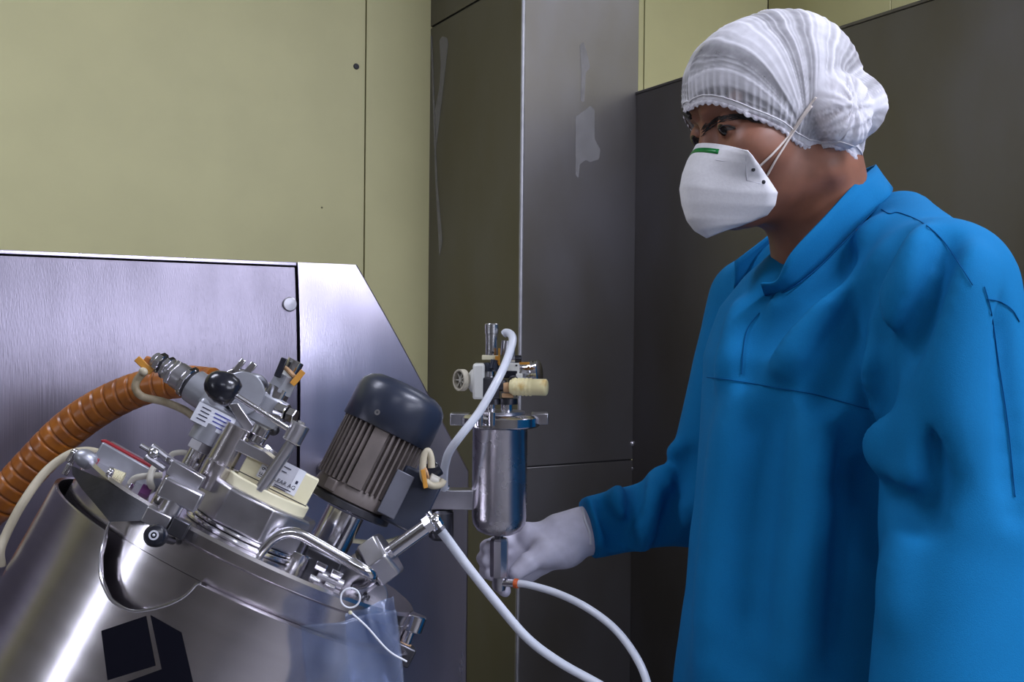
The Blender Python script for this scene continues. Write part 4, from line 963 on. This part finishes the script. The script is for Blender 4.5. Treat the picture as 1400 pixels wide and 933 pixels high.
# head frame inside the body frame
HO = bp(1062, 161, 1.20); HYAW = math.radians(74.3)-PHI; HP = math.radians(11.5); HS = 1.05
hf = A_([math.cos(HYAW), -math.sin(HYAW), 0]); hl = A_([math.sin(HYAW), math.cos(HYAW), 0])
hf = A_([hf[0]*math.cos(HP), hf[1]*math.cos(HP), -math.sin(HP)]); hu = np.cross(hf, hl)
HMX = np.stack([hf, hl, hu], 1).astype(np.float32)
def toh(P): return ((P-HO.astype(np.float32)) @ HMX)/HS
def fromh(q): return HO+HS*(HMX @ A_(q, float))
def head_h(q, lids=True):               # head in its own coordinates: x forward, y left, z up
    m = q.copy(); m[..., 1] = np.abs(m[..., 1])
    d = ell(q, (-0.008, 0, 0.031), (0.091, 0.076, 0.082))
    d = smin(d, ell(q, (0.042, 0, 0.046), (0.052, 0.063, 0.050)), 0.02)
    d = smin(d, ell(q, (0.028, 0, -0.042), (0.064, 0.061, 0.072)), 0.025)
    d = smin(d, rcone(m, (-0.012, 0.050, -0.064), (0.062, 0.018, -0.094), 0.022, 0.019), 0.02)
    d = smin(d, ell(m, (0.072, 0, -0.094), (0.020, 0.024, 0.018)), 0.015)
    d = smin(d, ell(m, (0.056, 0.043, -0.032), (0.030, 0.024, 0.026)), 0.018)
    d = smin(d, rcone(m, (0.086, 0.012, 0.019), (0.070, 0.046, 0.021), 0.011, 0.011), 0.012)
    d = smin(d, rcone(q, (0.080, 0, 0.010), (0.096, 0, -0.036), 0.0080, 0.011), 0.012)
    d = smin(d, ell(m, (0.086, 0.012, -0.041), (0.011, 0.009, 0.008)), 0.006)
    d = smin(d, ell(q, (0.091, 0, -0.070), (0.013, 0.025, 0.007)), 0.006); d = smin(d, ell(q, (0.088, 0, -0.082), (0.012, 0.021, 0.007)), 0.006)
    d = smax(d, -ell(m, (0.098, 0.034, -0.003), (0.016, 0.020, 0.013)), 0.012)
    if lids:
        e = np.linalg.norm(m-A_((0.076, 0.033, -0.004), np.float32), axis=-1)-0.0145
        slit = np.abs(m[..., 2]+0.0085)-0.0015
        d = smin(d, smax(e, -slit, 0.002), 0.004)
    d = smin(d, ell(m, (-0.024, 0.074, -0.010), (0.024, 0.010, 0.030)), 0.006)
    return d*HS
SHN = A_([0, 0.18, 1.412]); SHF = A_([0, -0.18, 1.412])
ELN = bp(1322, 700, 1.03); WRN = bp(1285, 1000, 0.97); ELF = bp(955, 690, 1.43); WRF = bp(806, 722, 1.40)
zk = [0.40, 0.70, 0.97, 1.07, 1.16, 1.28, 1.34, 1.40, 1.44, 1.50]
fk = [0.20, 0.192, 0.178, 0.168, 0.160, 0.152, 0.148, 0.122, 0.092, 0.03]
bk_ = [0.17, 0.155, 0.145, 0.140, 0.140, 0.140, 0.135, 0.12, 0.10, 0.05]
lk = [0.23, 0.195, 0.150, 0.142, 0.138, 0.138, 0.142, 0.145, 0.12, 0.05]
def torso(P, off=0.0):
    z = P[..., 2]; F_ = np.interp(z, zk, fk); B_ = np.interp(z, zk, bk_); L_ = np.interp(z, zk, lk)
    a = np.maximum((F_+B_)/2-off, 0.022); c = (F_-B_)/2; l = np.maximum(L_-off, 0.022); x = P[..., 0]-c; y = P[..., 1]
    q = (np.abs(x/a)**2.3+np.abs(y/l)**2.3)**(1/2.3)
    d = (q-1)*np.minimum(a, l)*0.9
    return np.maximum(d, np.maximum(z-1.50, 0.42-z))
NB = fromh((-0.034, 0, -0.055)); NE = A_([0.004, 0, 1.43])
def body_f(P):
    d = head_h(toh(P))
    d = smin(d, rcone(P, NB, NE, 0.058, 0.066), 0.03)
    t = torso(P, 0.045)
    for sh, el, wr in ((SHN, ELN, WRN), (SHF, ELF, WRF)):
        s_ = 1 if sh[1] > 0 else -1
        t = smin(t, rcone(P, A_([-0.03, 0.05*s_, 1.455]), sh+A_([-0.01, -0.02*s_, -0.02]), 0.038, 0.042), 0.03)
        t = smin(t, rcone(P, sh+A_([-0.01, -0.02*s_, -0.02]), el, 0.042, 0.030), 0.02); t = smin(t, rcone(P, el, wr, 0.030, 0.026), 0.015)
    return smin(d, t, 0.02)
lo, hi = fromh((0, 0, 0))-0.15, fromh((0, 0, 0))+0.15
vv, ff = snet(body_f, [axis((-0.19, lo[0]+0.02, 0.008), (lo[0]+0.02, hi[0], 0.0024), (hi[0], 0.36, 0.008)),
                       axis((-0.34, lo[1], 0.008), (lo[1], hi[1], 0.0026), (hi[1], 0.36, 0.008)),
                       axis((0.86, 1.36, 0.008), (1.36, hi[2]+0.03, 0.0024))])
body = npmesh('body', vv, ff, M_SKIN, man)
from mathutils.bvhtree import BVHTree
def bvh_of(o):
    m = o.data; return BVHTree.FromPolygons([v.co.copy() for v in m.vertices], [tuple(p.vertices) for p in m.polygons])
def cast(px, py, trees, off=0.0):
    d = V(brd(px, py)); best = None
    for t in trees:
        h = t.ray_cast(V(bcam), d)
        if h[0] is not None and (best is None or h[3] < best[3]): best = h
    if best is None: return None
    return best[0]-d*off
bvb = bvh_of(body)
# eyes
for s_ in (1, -1):
    b = MB(); c = V(fromh((0.076, 0.033*s_, -0.004))); b.ball(c, 0.0132*HS, 24, 16); ey = b.build('eye', M_EYE, man, angle=0)
    b = MB(); gz = V(HMX @ A_((0.90, 0.12, -0.30), np.float32)).normalized(); b.lathe(c+gz*0.0128*HS, gz, [(0, 0.0072), (0.0010, 0.0050), (0.0014, 0.0)], 18, caps=False); b.build('iris', M_IRIS, ey, angle=0)
# eyebrows, following the brow ridge
def strip_on(pts, rad, name, m, par, flat=0.5, off=0.0005, trees=None):
    P = [cast(x, y, trees or [bvb], off) for x, y in pts]; P = [p for p in P if p is not None]
    b = MB(); b.tube(P, rad, 8, per=5); return b.build(name, m, par, angle=0)
brow_px = [(958, 182), (966, 175), (976, 167), (988, 162), (1003, 159), (1018, 160), (1033, 165)]
b = MB(); rb = random.Random(3)
for i in range(170):
    f = rb.random()**0.9*(len(brow_px)-1.01); a0 = int(f); g = f-a0; x = brow_px[a0][0]*(1-g)+brow_px[a0+1][0]*g; y = brow_px[a0][1]*(1-g)+brow_px[a0+1][1]*g
    fr = f/(len(brow_px)-1); hw = 7.5*(1-0.65*fr); y += rb.uniform(-hw, hw)*0.8
    dx = 5+6*fr+rb.uniform(-1, 2); dy = -6*(1-fr)+3*fr+rb.uniform(-1.5, 1.5)
    p0 = cast(x, y, [bvb], -0.0006); p1 = cast(x+dx*0.5, y+dy*0.6, [bvb], 0.0012); p2 = cast(x+dx, y+dy, [bvb], 0.0008)
    if p0 and p1 and p2: b.tube([p0, p1, p2], lambda t: 0.00062*(1-0.6*t), 4, per=2)
b.build('eyebrow', M_HAIR, man, angle=0)
P = [V(fromh((0.098-0.016*t*t*1.3, -0.012-0.042*t, 0.016+0.012*math.sin(PI*t*0.8)))) for t in (0, .25, .5, .75, 1)]
b = MB(); b.tube(P, lambda t: 0.003+0.0022*math.sin(PI*t), 8); b.build('eyebrow', M_HAIR, man, angle=0)
strip_on([(983, 176), (989, 172), (997, 172), (1005, 176)], lambda t: 0.0009, 'eyelashes', M_HAIR, man, off=0.0002)

# hair net: thin sheet over the head, gathered behind the ear
HC = A_((-0.005, 0, 0.030)); e3 = A_((-0.25, 0, 0.97)); e3 = e3/np.linalg.norm(e3); e2 = A_((0, 1.0, 0)); e1 = np.cross(e2, e3)
def cap_h(q, puff=0.004):
    d = smin(ell(q, (-0.008, 0, 0.031), (0.091, 0.076, 0.082)), ell(q, (0.042, 0, 0.046), (0.052, 0.063, 0.050)), 0.02)-puff
    d = smin(d, rcone(q, (0.03, 0, 0.0), (-0.03, 0, -0.03), 0.064, 0.062)-puff*0.5, 0.03)
    if puff > 0.003:
        d = smin(d, ell(q, (-0.030, 0.078, -0.012), (0.033, 0.021, 0.040)), 0.010)
        d = smin(d, ell(q, (-0.030, -0.078, -0.012), (0.033, 0.021, 0.040)), 0.010)
        d = smin(d, ell(q, (-0.070, 0.052, -0.006), (0.030, 0.026, 0.034)), 0.010)
    return d
def capdir(u, be): return np.sin(be)[..., None]*(np.cos(u)[..., None]*e1+np.sin(u)[..., None]*e2)+np.cos(be)[..., None]*e3
def radial(f, D, r1=0.20):
    lo_ = np.full(D.shape[:-1], 0.0); hi_ = np.full(D.shape[:-1], r1)
    for _ in range(26):
        md = (lo_+hi_)/2; v = f((HC+D*md[..., None]).astype(np.float32)); ins = v < 0; lo_ = np.where(ins, md, lo_); hi_ = np.where(ins, hi_, md)
    return lo_
hair_px = [(935, 154), (946, 143), (960, 137), (975, 137), (990, 140), (1010, 147), (1030, 156), (1050, 164), (1070, 174), (1088, 190), (1104, 200), (1120, 202), (1140, 198)]
ub = []; bb_ = []
for x, y in hair_px:
    p = toh(march(lambda P: cap_h(toh(P))*HS, x, y).astype(np.float32)[None])[0]-HC; p = p/np.linalg.norm(p)
    ub.append(math.atan2(p @ e2, p @ e1)); bb_.append(math.acos(p @ e3))
ub = A_([max(0.0, u) for u in ub]); bb_ = A_(bb_); o_ = np.argsort(ub); ub = ub[o_]; bb_ = bb_[o_]
ub = np.append(ub, [2.7, PI]); bb_ = np.append(bb_, [bb_[-1]-0.02, bb_[-1]-0.10])
def bound(u): a = np.abs((u+PI) % (2*PI)-PI); return np.interp(a, ub, bb_)
NU, NV = 420, 110
def cap_sheet(f, nu, nv, be_off, wr):
    u = np.linspace(0, 2*PI, nu, endpoint=False); v = (np.arange(nv)+1)/nv; Ug, Vg = np.meshgrid(u, v, indexing='ij')
    B_ = (bound(Ug)+be_off)*Vg; D = capdir(Ug, B_); r = radial(f, D); fold = np.zeros_like(r)
    if wr:
        p = HC+D*r[..., None]; G = A_((0.012, 0.074, -0.030)); sy = np.where(p[..., 1] < 0, -1.0, 1.0)
        dx = p[..., 0]-G[0]; dz = p[..., 2]-G[2]; dy = np.abs(p[..., 1])-G[1]
        an = np.arctan2(dz+0.4*np.abs(dy), dx); rr = np.sqrt(dx*dx+dz*dz+dy*dy)
        j = 0.05*(n1(rr*60+an*2, 3)-0.5)
        rid = lambda fr, sd, pw: np.power(1-np.abs(2*n1((an+j)*fr+sy*9+40, sd)-1), pw)
        ww = rid(6, 1, 3)*0.55+rid(13, 2, 4)*0.40+rid(26, 5, 5)*0.30
        ww *= np.clip(rr/0.035, 0, 1)
        ple = np.power(0.5+0.5*np.sin(Ug*78+3*n1(Ug*15, 9)), 3)*np.clip((Vg-0.80)/0.15, 0, 1)
        ple *= np.where(np.abs((Ug+PI) % (2*PI)-PI) < 1.5, 1, 0.2)
        lobes = np.exp(-(np.sqrt((p[..., 0]+0.032)**2+(p[..., 2]+0.012)**2)/0.036)**4)*(p[..., 1] > 0.05)
        cr = np.power(1-np.abs(2*n1(np.arctan2(p[..., 2]+0.012, p[..., 0]+0.032)*5+60, 11)-1), 3)*lobes
        fold = np.clip(ww+ple*0.5+cr*0.8+0.25*lobes, 0, 1.2); r = r+0.0022*(ww-0.25)+0.0007*ple+0.0035*cr
        edge = np.clip((Vg-0.965)/0.02, 0, 1); fold = fold+edge*0.8
    P = HC+D*r[..., None]; return P, fold
def cap_mesh(name, P, fold, m, par, top):
    nu, nv = P.shape[:2]; vs = np.concatenate([A_([top]), P.reshape(-1, 3)]); vs = np.stack([fromh(q) for q in vs])
    I = 1+np.arange(nu*nv).reshape(nu, nv); J = np.roll(I, -1, axis=0)
    q = np.stack([I[:, :-1], J[:, :-1], J[:, 1:], I[:, 1:]], -1).reshape(-1, 4)
    o = npmesh(name, vs, q, m, par)
    at__ = o.data.attributes.new('fold', 'FLOAT', 'POINT'); at__.data.foreach_set('value', np.concatenate([[0], fold.ravel()]).astype(np.float32))
    return o
P, fo_ = cap_sheet(cap_h, NU, NV, 0.0, True)
topd = capdir(A_([0.0]), A_([0.0]))
net = cap_mesh('hair_net', P, fo_, M_NET, man, HC+topd[0]*radial(cap_h, topd)[0])
net['label'] = 'thin white hair net gathered behind the ear'
Eb = P[:, -1]                           # its hem
P2, f2_ = cap_sheet(lambda q: cap_h(q, 0.0010), 160, 50, -0.05, False)
hr_ = cap_mesh('hair', P2, f2_, M_HAIR, man, HC+topd[0]*radial(lambda q: cap_h(q, 0.0010), topd)[0])
# scalloped lace along the hem
vs = []; fs = []; u_ = np.linspace(0, 2*PI, NU, endpoint=False)
for i in range(NU):
    dn = P[i, -1]-P[i, -6]; dn = dn/np.linalg.norm(dn); sc = abs(math.sin(u_[i]*36)); w__ = 0.0032+0.0024*sc
    ot = (P[i, -1]-HC); ot = ot/np.linalg.norm(ot)
    vs += [V(fromh(P[i, -1]+ot*0.0006)), V(fromh(P[i, -1]+dn*0.0026+ot*(0.0014+0.0006*sc))), V(fromh(P[i, -1]+dn*w__+ot*0.0008))]
for i in range(NU):
    j = (i+1) % NU; fs += [(i*3, j*3, j*3+1, i*3+1), (i*3+1, j*3+1, j*3+2, i*3+2)]
lace = meshobj('lace_hem', vs, fs, mat('white_lace', (0.70, 0.69, 0.74), 0.8, base2=(0.45, 0.42, 0.47), nscale=260, spec=0.1), net, angle=0)
b = MB(); b.tube([V(fromh(P[i % NU, -4]+(P[i % NU, -4]-HC)*0.006)) for i in range(0, NU+1, 3)], 0.0007, 6, smooth=False); b.build('hem_elastic', M_MASK, net, angle=0)
nb_ = bvh_of(net)

# face mask: folded cup from the nose bridge to under the chin
def hplane(px, py):                     # on the head's mid plane
    d = HMX.T @ brd(px, py); c0 = (HMX.T @ (bcam-HO)); t = -c0[1]/d[1]; return (c0+d*t)/HS
tC = [0.0, 0.10, 0.22, 0.36, 0.50, 0.64, 0.78, 0.90, 1.0]
Cp = A_([hplane(x, y) for x, y in ((954, 197), (952, 204), (946, 215), (938, 234), (934, 254), (936, 276), (942, 299), (953, 315), (967, 325))])
tE = [0.0, 0.10, 0.22, 0.36, 0.50, 0.62, 0.75, 0.88, 1.0]
Ep = []
for x, y in ((1022, 206), (1028, 212), (1037, 224), (1050, 243), (1063, 263), (1060, 280), (1049, 294), (1030, 302), (1008, 310)):
    p = cast(x, y, [bvb], 0.004); p = A_(p) if p is not None else march(body_f, x, y)
    Ep.append((HMX.T @ (p-HO))/HS)
Ep = A_(Ep)
def mpt_(s_, t, off=0.0):
    C_ = A_([np.interp(t, tC, Cp[:, i]) for i in range(3)]); E_ = A_([np.interp(t, tE, Ep[:, i]) for i in range(3)])
    a = abs(s_); g = (1-a**2.0)**0.75; bl = 1-math.exp(-t*9)
    g = g*bl+(1-a**1.3)*(1-bl)
    q = A_([E_[0]+(C_[0]-E_[0])*g, E_[1]*(a**(1.0-0.15*bl))*(1 if s_ > 0 else -1), E_[2]+(C_[2]-E_[2])*(1-a**1.5)])
    if off: q = q+A_((0.6, 0.8*np.sign(s_)*a, 0))*off
    return V(fromh(q))
NS, NT = 48, 48; vs = []; fs = []
for j in range(NT+1):
    for i in range(NS+1): vs.append(mpt_(-1+2*i/NS, j/NT))
for j in range(NT):
    for i in range(NS): a = j*(NS+1)+i; fs.append((a, a+1, a+NS+2, a+NS+1))
msk = meshobj('face_mask', vs, fs, M_MASK, man, angle=0); msk['label'] = 'white folded face mask'
sd = msk.modifiers.new('solid', 'SOLIDIFY'); sd.thickness = 0.0016; sd.offset = 0
mb_ = bvh_of(msk)
vs = []; fs = []
for i in range(17):
    s_ = -0.40+0.92*i/16
    for t in (0.085, 0.155): vs += [mpt_(s_, t, 0.0022)]
for i in range(16): fs.append((2*i, 2*i+2, 2*i+3, 2*i+1))
gs = meshobj('nose_strip', vs, fs, M_GREEN, msk, angle=0); gs['label'] = 'green nose strip'
sd = gs.modifiers.new('solid', 'SOLIDIFY'); sd.thickness = 0.0008
for x, y in ((1030, 232), (1044, 249)):
    b = MB(); p = cast(x, y, [mb_], 0.0012); dd = V(bcam)-p; b.lathe(p-dd.normalized()*0.001, dd, [(0, 0.0022), (0.0012, 0.0022), (0.0016, 0.001)], 14); b.build('staple', M_EDGE, msk)
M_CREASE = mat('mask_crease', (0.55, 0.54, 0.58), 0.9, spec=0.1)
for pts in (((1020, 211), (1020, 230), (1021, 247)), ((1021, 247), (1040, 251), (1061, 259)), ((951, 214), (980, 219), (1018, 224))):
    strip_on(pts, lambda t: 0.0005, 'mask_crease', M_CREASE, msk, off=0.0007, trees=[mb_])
for pts in (((1039, 227), (1056, 211), (1078, 186), (1096, 160), (1108, 143), (1116, 133)), ((1049, 240), (1060, 220), (1072, 201), (1084, 182), (1098, 161), (1110, 145))):
    strip_on(pts, lambda t: 0.0013, 'elastic_strap', M_STRAP, msk, off=0.0022, trees=[bvb, nb_])

# gown: loose blue coat with long sleeves
ELNg = ELN; 
def gown0(P):
    t = torso(P)
    for sh, el, wr in ((SHN, ELN, WRN), (SHF, ELF, WRF)):
        s_ = 1 if sh[1] > 0 else -1
        r0, r1, r2 = (0.078, 0.080, 0.070) if s_ > 0 else (0.060, 0.052, 0.043)
        t = smin(t, rcone(P, A_([-0.050, 0.058*s_, 1.492]), sh+A_([0, -0.01*s_, 0.0]), 0.044, r0-0.006), 0.03)
        arm_ = smin(rcone(P, sh, el, r0, r1), rcone(P, el, wr, r1, r2), 0.02)
        t = smin(t, arm_, 0.008)
    return t
creases = []                            # (points, width, depth): valleys negative, ridges positive
def dense(pts, n_):
    out = []
    return [(q.x, q.y) for q in smooth_path([(x, y, 0) for x, y in pts], n_)]
def crease(pts, wd, dp):
    P = [march(gown0, x, y) for x, y in dense(pts, 4)]
    for a, b in zip(P[:-1], P[1:]): creases.append((a, b, wd, dp))
crease([(1165, 345), (1120, 392), (1075, 430), (1040, 470)], 0.017, -0.017)
crease([(1195, 310), (1150, 375), (1105, 440), (1070, 500)], 0.016, 0.008)
crease([(1230, 320), (1180, 400), (1140, 480), (1120, 560)], 0.018, -0.006)
crease([(1290, 330), (1282, 390), (1262, 440), (1240, 490)], 0.018, -0.008)
crease([(1262, 320), (1240, 380), (1215, 440), (1190, 520)], 0.017, 0.007)
crease([(1325, 360), (1310, 430), (1300, 520), (1300, 620)], 0.026, 0.009)
crease([(1205, 430), (1203, 520), (1197, 620), (1194, 740)], 0.014, -0.018)
crease([(1214, 590), (1207, 608), (1218, 628)], 0.016, 0.012)
crease([(1222, 672), (1240, 690), (1265, 715)], 0.014, -0.008)
crease([(1285, 560), (1280, 620), (1262, 680), (1245, 705)], 0.014, -0.007)
crease([(1245, 575), (1250, 640), (1240, 660)], 0.016, 0.007)
crease([(1230, 740), (1222, 790), (1215, 850)], 0.02, 0.003)
crease([(1358, 420), (1372, 540), (1392, 700)], 0.014, -0.006)
crease([(1060, 540), (1040, 680), (1020, 900)], 0.028, -0.005)
crease([(1110, 560), (1105, 700), (1090, 900)], 0.03, 0.006)
crease([(1160, 600), (1160, 720), (1150, 900)], 0.022, -0.006)
crease([(1005, 560), (985, 700), (970, 900)], 0.028, 0.006)
crease([(1010, 420), (1000, 470), (990, 520)], 0.014, 0.006)
crease([(1035, 440), (1025, 480), (1020, 520)], 0.012, -0.006)
crease([(1040, 395), (1037, 420), (1034, 445)], 0.007, -0.008)
for pts, wd, dp in (([(940, 625), (925, 680), (905, 740)], 0.013, -0.010), ([(905, 640), (890, 690), (880, 745)], 0.014, 0.010), ([(872, 664), (866, 700), (858, 740)], 0.013, -0.012),
                    ([(845, 672), (850, 700), (880, 730)], 0.011, 0.009), ([(822, 690), (835, 712), (846, 740)], 0.011, -0.009), ([(925, 612), (910, 640), (930, 690)], 0.010, 0.007), ([(806, 684), (812, 715), (818, 745)], 0.008, 0.006)):
    crease(pts, wd, dp)
def gown_f(P):
    d = gown0(P); nr_ = np.abs(d) < 0.035
    if nr_.any():
        Q = P[nr_]; acc = np.zeros(len(Q), np.float32); last = {}
        for a, b, wd, dp in creases: 
            e = rcone(Q, a, b, 0, 0); acc -= dp*np.exp(-(e/wd)**2).astype(np.float32)*1.7
        z = Q[:, 2]; th = np.arctan2(Q[:, 1], Q[:, 0])
        acc -= (0.0035*np.sin(th*9+2*n1(z*6, 4))*np.clip((1.25-z)/0.3, 0, 1)).astype(np.float32)
        acc -= (0.0016*(n1(Q[:, 0]*22+Q[:, 2]*31, 6)+n1(Q[:, 1]*27-Q[:, 2]*17, 8)-1)).astype(np.float32)
        d = d.copy(); d[nr_] += acc
    hole = rcone(P, A_([0.0, 0, 1.47]), NB, 0.060, 0.070); hole = np.minimum(hole, rcone(P, A_([0.112, 0.024, 1.418]), A_([0.085, 0.0, 1.52]), 0.017, 0.05))
    d = smax(d, -hole, 0.006)
    for el, wr in ((ELN, WRN), (ELF, WRF)):                # cuffs end cleanly
        ax = (wr-el)/np.linalg.norm(wr-el); cut_ = (P-wr.astype(np.float32)) @ ax.astype(np.float32)-0.004
        near = rcone(P, el, wr+ax*0.1, 0.09, 0.09); d = np.where(near < 0, np.maximum(d, cut_), d)
    return d
vv, ff = snet(gown_f, [axis((-0.24, 0.36, 0.0055)), axis((-0.38, 0.36, 0.0055)), axis((0.40, 0.85, 0.02), (0.85, 1.54, 0.0055))])
gown = npmesh('gown', vv, ff, M_GOWN, man); gown['label'] = 'blue cotton gown'
for _ in range(1):
    sm = gown.modifiers.new('smooth', 'SMOOTH'); sm.iterations = 2; sm.factor = 0.5
gb = bvh_of(gown)
for pts in (((966, 516), (1000, 520), (1060, 530), (1120, 541), (1188, 560)), ((1205, 286), (1216, 292), (1230, 291), (1262, 305), (1290, 330), (1312, 362), (1330, 390)),
            ((1350, 409), (1368, 413), (1384, 424), (1394, 440)), ((1346, 392), (1356, 430), (1366, 500), (1378, 580), (1388, 680)), ((1038, 428), (1022, 450), (1016, 480), (1014, 512))):
    strip_on(dense([tuple(q) for q in pts], 5), lambda t: 0.00055, 'seam', M_SEAM, gown, off=0.0014, trees=[gb])
# collar band
bot = [(1046, 404, 1.150), (1075, 398, 1.135), (1112, 372, 1.120), (1155, 330, 1.120), (1195, 288, 1.155), (1219, 263, 1.24), (1208, 254, 1.32), (1150, 268, 1.375), (1088, 310, 1.385), (1040, 352, 1.365), (1004, 396, 1.335), (1030, 420, 1.265)]
top = [(1040, 388, 1.150), (1062, 383, 1.140), (1082, 346, 1.130), (1128, 296, 1.135), (1168, 252, 1.165), (1196, 227, 1.235), (1184, 231, 1.31), (1135, 250, 1.355), (1088, 288, 1.365), (1050, 323, 1.355), (1005, 357, 1.335), (1036, 392, 1.26)]
bq = []
for i, q in enumerate(bot[:11]):
    p = bp(*q)
    if i < 6:
        h = cast(q[0], q[1], [gb], -0.002)
        if h is not None: p = A_(h) if abs((V(p)-h).length) < 0.13 else p
    bq.append(V(p))
pb = smooth_path(bq, 8); pt_ = smooth_path([V(bp(*q)) for q in top[:11]], 8)
vs = []; fs = []
for a, c in zip(pb, pt_):
    for j in range(5): vs.append(a.lerp(c, j/4))
for i in range(len(pb)-1):
    for j in range(4): a = i*5+j; fs.append((a, a+5, a+6, a+1))
clr_ = meshobj('collar', vs, fs, M_GOWN, gown, angle=0)
sd = clr_.modifiers.new('solid', 'SOLIDIFY'); sd.thickness = 0.0025; sd.offset = 0
b = MB(); b.tube([q-V(brd(*bot[i][:2]))*0.0045 for i, q in enumerate(bq[:6])], 0.0007, 6); b.build('seam', M_SEAM, gown, angle=0)

# gloves
def finger(P, pts, r0, r1):
    d = None
    for i in range(len(pts)-1):
        f0 = i/(len(pts)-1); f1_ = (i+1)/(len(pts)-1); e = rcone(P, pts[i], pts[i+1], r0+(r1-r0)*f0, r0+(r1-r0)*f1_)
        d = e if d is None else smin(d, e, 0.003)
    return d
WB = bp(800, 727, 1.40)
kn_ = [bp(712, 742, 1.392), bp(708, 757, 1.390), bp(708, 772, 1.388), bp(712, 787, 1.386)]
fin_ = [[kn_[0], bp(682, 742, 1.382), bp(666, 748, 1.362), bp(669, 750, 1.342)],
        [kn_[1], bp(678, 758, 1.382), bp(662, 764, 1.360), bp(668, 767, 1.338)],
        [kn_[2], bp(680, 774, 1.380), bp(665, 781, 1.358), bp(672, 785, 1.336)],
        [kn_[3], bp(690, 792, 1.378), bp(682, 800, 1.362), bp(690, 808, 1.346)]]
thumb = [bp(775, 752, 1.380), bp(746, 756, 1.362), bp(722, 770, 1.350), bp(706, 783, 1.345)]
def glove_f(P):
    d = rcone(P, WB, bp(768, 735, 1.395), 0.034, 0.033)
    for q in kn_: d = smin(d, rcone(P, bp(772, 740, 1.393), q, 0.024, 0.015), 0.012)
    d = smin(d, rcone(P, bp(765, 738, 1.390), bp(722, 728, 1.385), 0.022, 0.014), 0.012)
    d = smin(d, rcone(P, thumb[0], thumb[1], 0.024, 0.019), 0.012)
    for fpts, r in zip(fin_, (0.0105, 0.011, 0.0108, 0.0098)): d = smin(d, finger(P, fpts, r, r*0.85), 0.004)
    d = smin(d, finger(P, thumb[1:], 0.015, 0.0105), 0.006)
    q = P*95
    d = d+0.0011*(n1(q[..., 0]*0.8+q[..., 2]*1.1, 21)+n1(q[..., 2]*0.9-q[..., 0]*1.2, 23)-1)
    axw = (WRF-ELF)/np.linalg.norm(WRF-ELF)
    return smax(d, -((P-(WRF-axw*0.012).astype(np.float32)) @ axw.astype(np.float32)), 0.002)
g0_ = np.min([WB]+kn_+[p for f_ in fin_ for p in f_]+thumb, axis=0)-0.045; g1_ = np.max([WB]+kn_+[p for f_ in fin_ for p in f_]+thumb, axis=0)+0.045
vv, ff = snet(glove_f, [axis((g0_[i], g1_[i], 0.0022)) for i in range(3)])
glv = npmesh('glove', vv, ff, M_GLOVE, man); glv['label'] = 'lilac-white rubber glove gripping the outlet tube'
glb = bvh_of(glv)
cr_ = [cast(x, y, [glb], -0.0005) for x, y in ((797, 697), (800, 712), (806, 728), (808, 745))]
cr_ = [p for p in cr_ if p is not None]
if len(cr_) > 2:
    b = MB(); b.tube(cr_, 0.0022, 8); b.build('glove_rim', mat('glove_rim_rubber', (0.68, 0.68, 0.74), 0.5), glv, angle=0)
# near hand below the frame, hanging relaxed
dn_ = (WRN-ELN)/np.linalg.norm(WRN-ELN); sd_x = A_([1.0, 0, 0])-dn_*dn_[0]; sd_x /= np.linalg.norm(sd_x); inn = np.cross(dn_, sd_x)
def hp_(a, s_, i_): return WRN+dn_*a+sd_x*s_+inn*i_
fn = [[hp_(0.085, 0.033-0.022*i, 0), hp_(0.085+l_*0.45, 0.035-0.023*i, 0.006), hp_(0.085+l_*0.75, 0.035-0.023*i, 0.018), hp_(0.085+l_*0.92, 0.034-0.022*i, 0.032)] for i, l_ in enumerate((0.080, 0.088, 0.082, 0.066))]
thn = [hp_(0.03, 0.030, 0.006), hp_(0.062, 0.050, 0.018), hp_(0.095, 0.054, 0.028)]
def glove2_f(P):
    d = rcone(P, hp_(-0.02, 0, 0), hp_(0.02, 0, 0), 0.029, 0.027)
    for f_ in fn: d = smin(d, rcone(P, hp_(0.02, 0, 0), f_[0], 0.020, 0.013), 0.010)
    for f_ in fn: d = smin(d, finger(P, f_, 0.0102, 0.0085), 0.003)
    return smin(d, finger(P, thn, 0.015, 0.0100), 0.006)
allp = A_([hp_(-0.02, 0, 0)]+[p for f_ in fn for p in f_]+thn); g0_ = allp.min(0)-0.04; g1_ = allp.max(0)+0.04
vv, ff = snet(glove2_f, [axis((g0_[i], g1_[i], 0.003)) for i in range(3)])
npmesh('glove', vv, ff, M_GLOVE, man)
# trousers and shoes
def trou_f(P):
    d = None
    for s_ in (1, -1):
        e = rcone(P, A_([0.0, 0.09*s_, 0.80]), A_([0.01, 0.10*s_, 0.10]), 0.095, 0.062); d = e if d is None else smin(d, e, 0.03)
    return np.maximum(d, np.maximum(0.085-P[..., 2], P[..., 2]-0.86))
vv, ff = snet(trou_f, [axis((-0.13, 0.14, 0.012)), axis((-0.22, 0.22, 0.012)), axis((0.06, 0.90, 0.015))])
npmesh('trousers', vv, ff, M_TROU, man)
for s_ in (1, -1):
    def shoe_f(P, s_=s_):
        d = smin(rcone(P, A_([-0.04, 0.10*s_, 0.045]), A_([0.15, 0.115*s_, 0.035]), 0.046, 0.042), rcone(P, A_([0.0, 0.10*s_, 0.05]), A_([0.01, 0.10*s_, 0.11]), 0.05, 0.05), 0.03)
        return smax(d, 0.001-P[..., 2], 0.004)
    vv, ff = snet(shoe_f, [axis((-0.12, 0.22, 0.006)), axis((0.10*s_-0.08, 0.10*s_+0.09, 0.006)), axis((-0.012, 0.18, 0.006))])
    npmesh('shoe', vv, ff, M_SHOE, man)
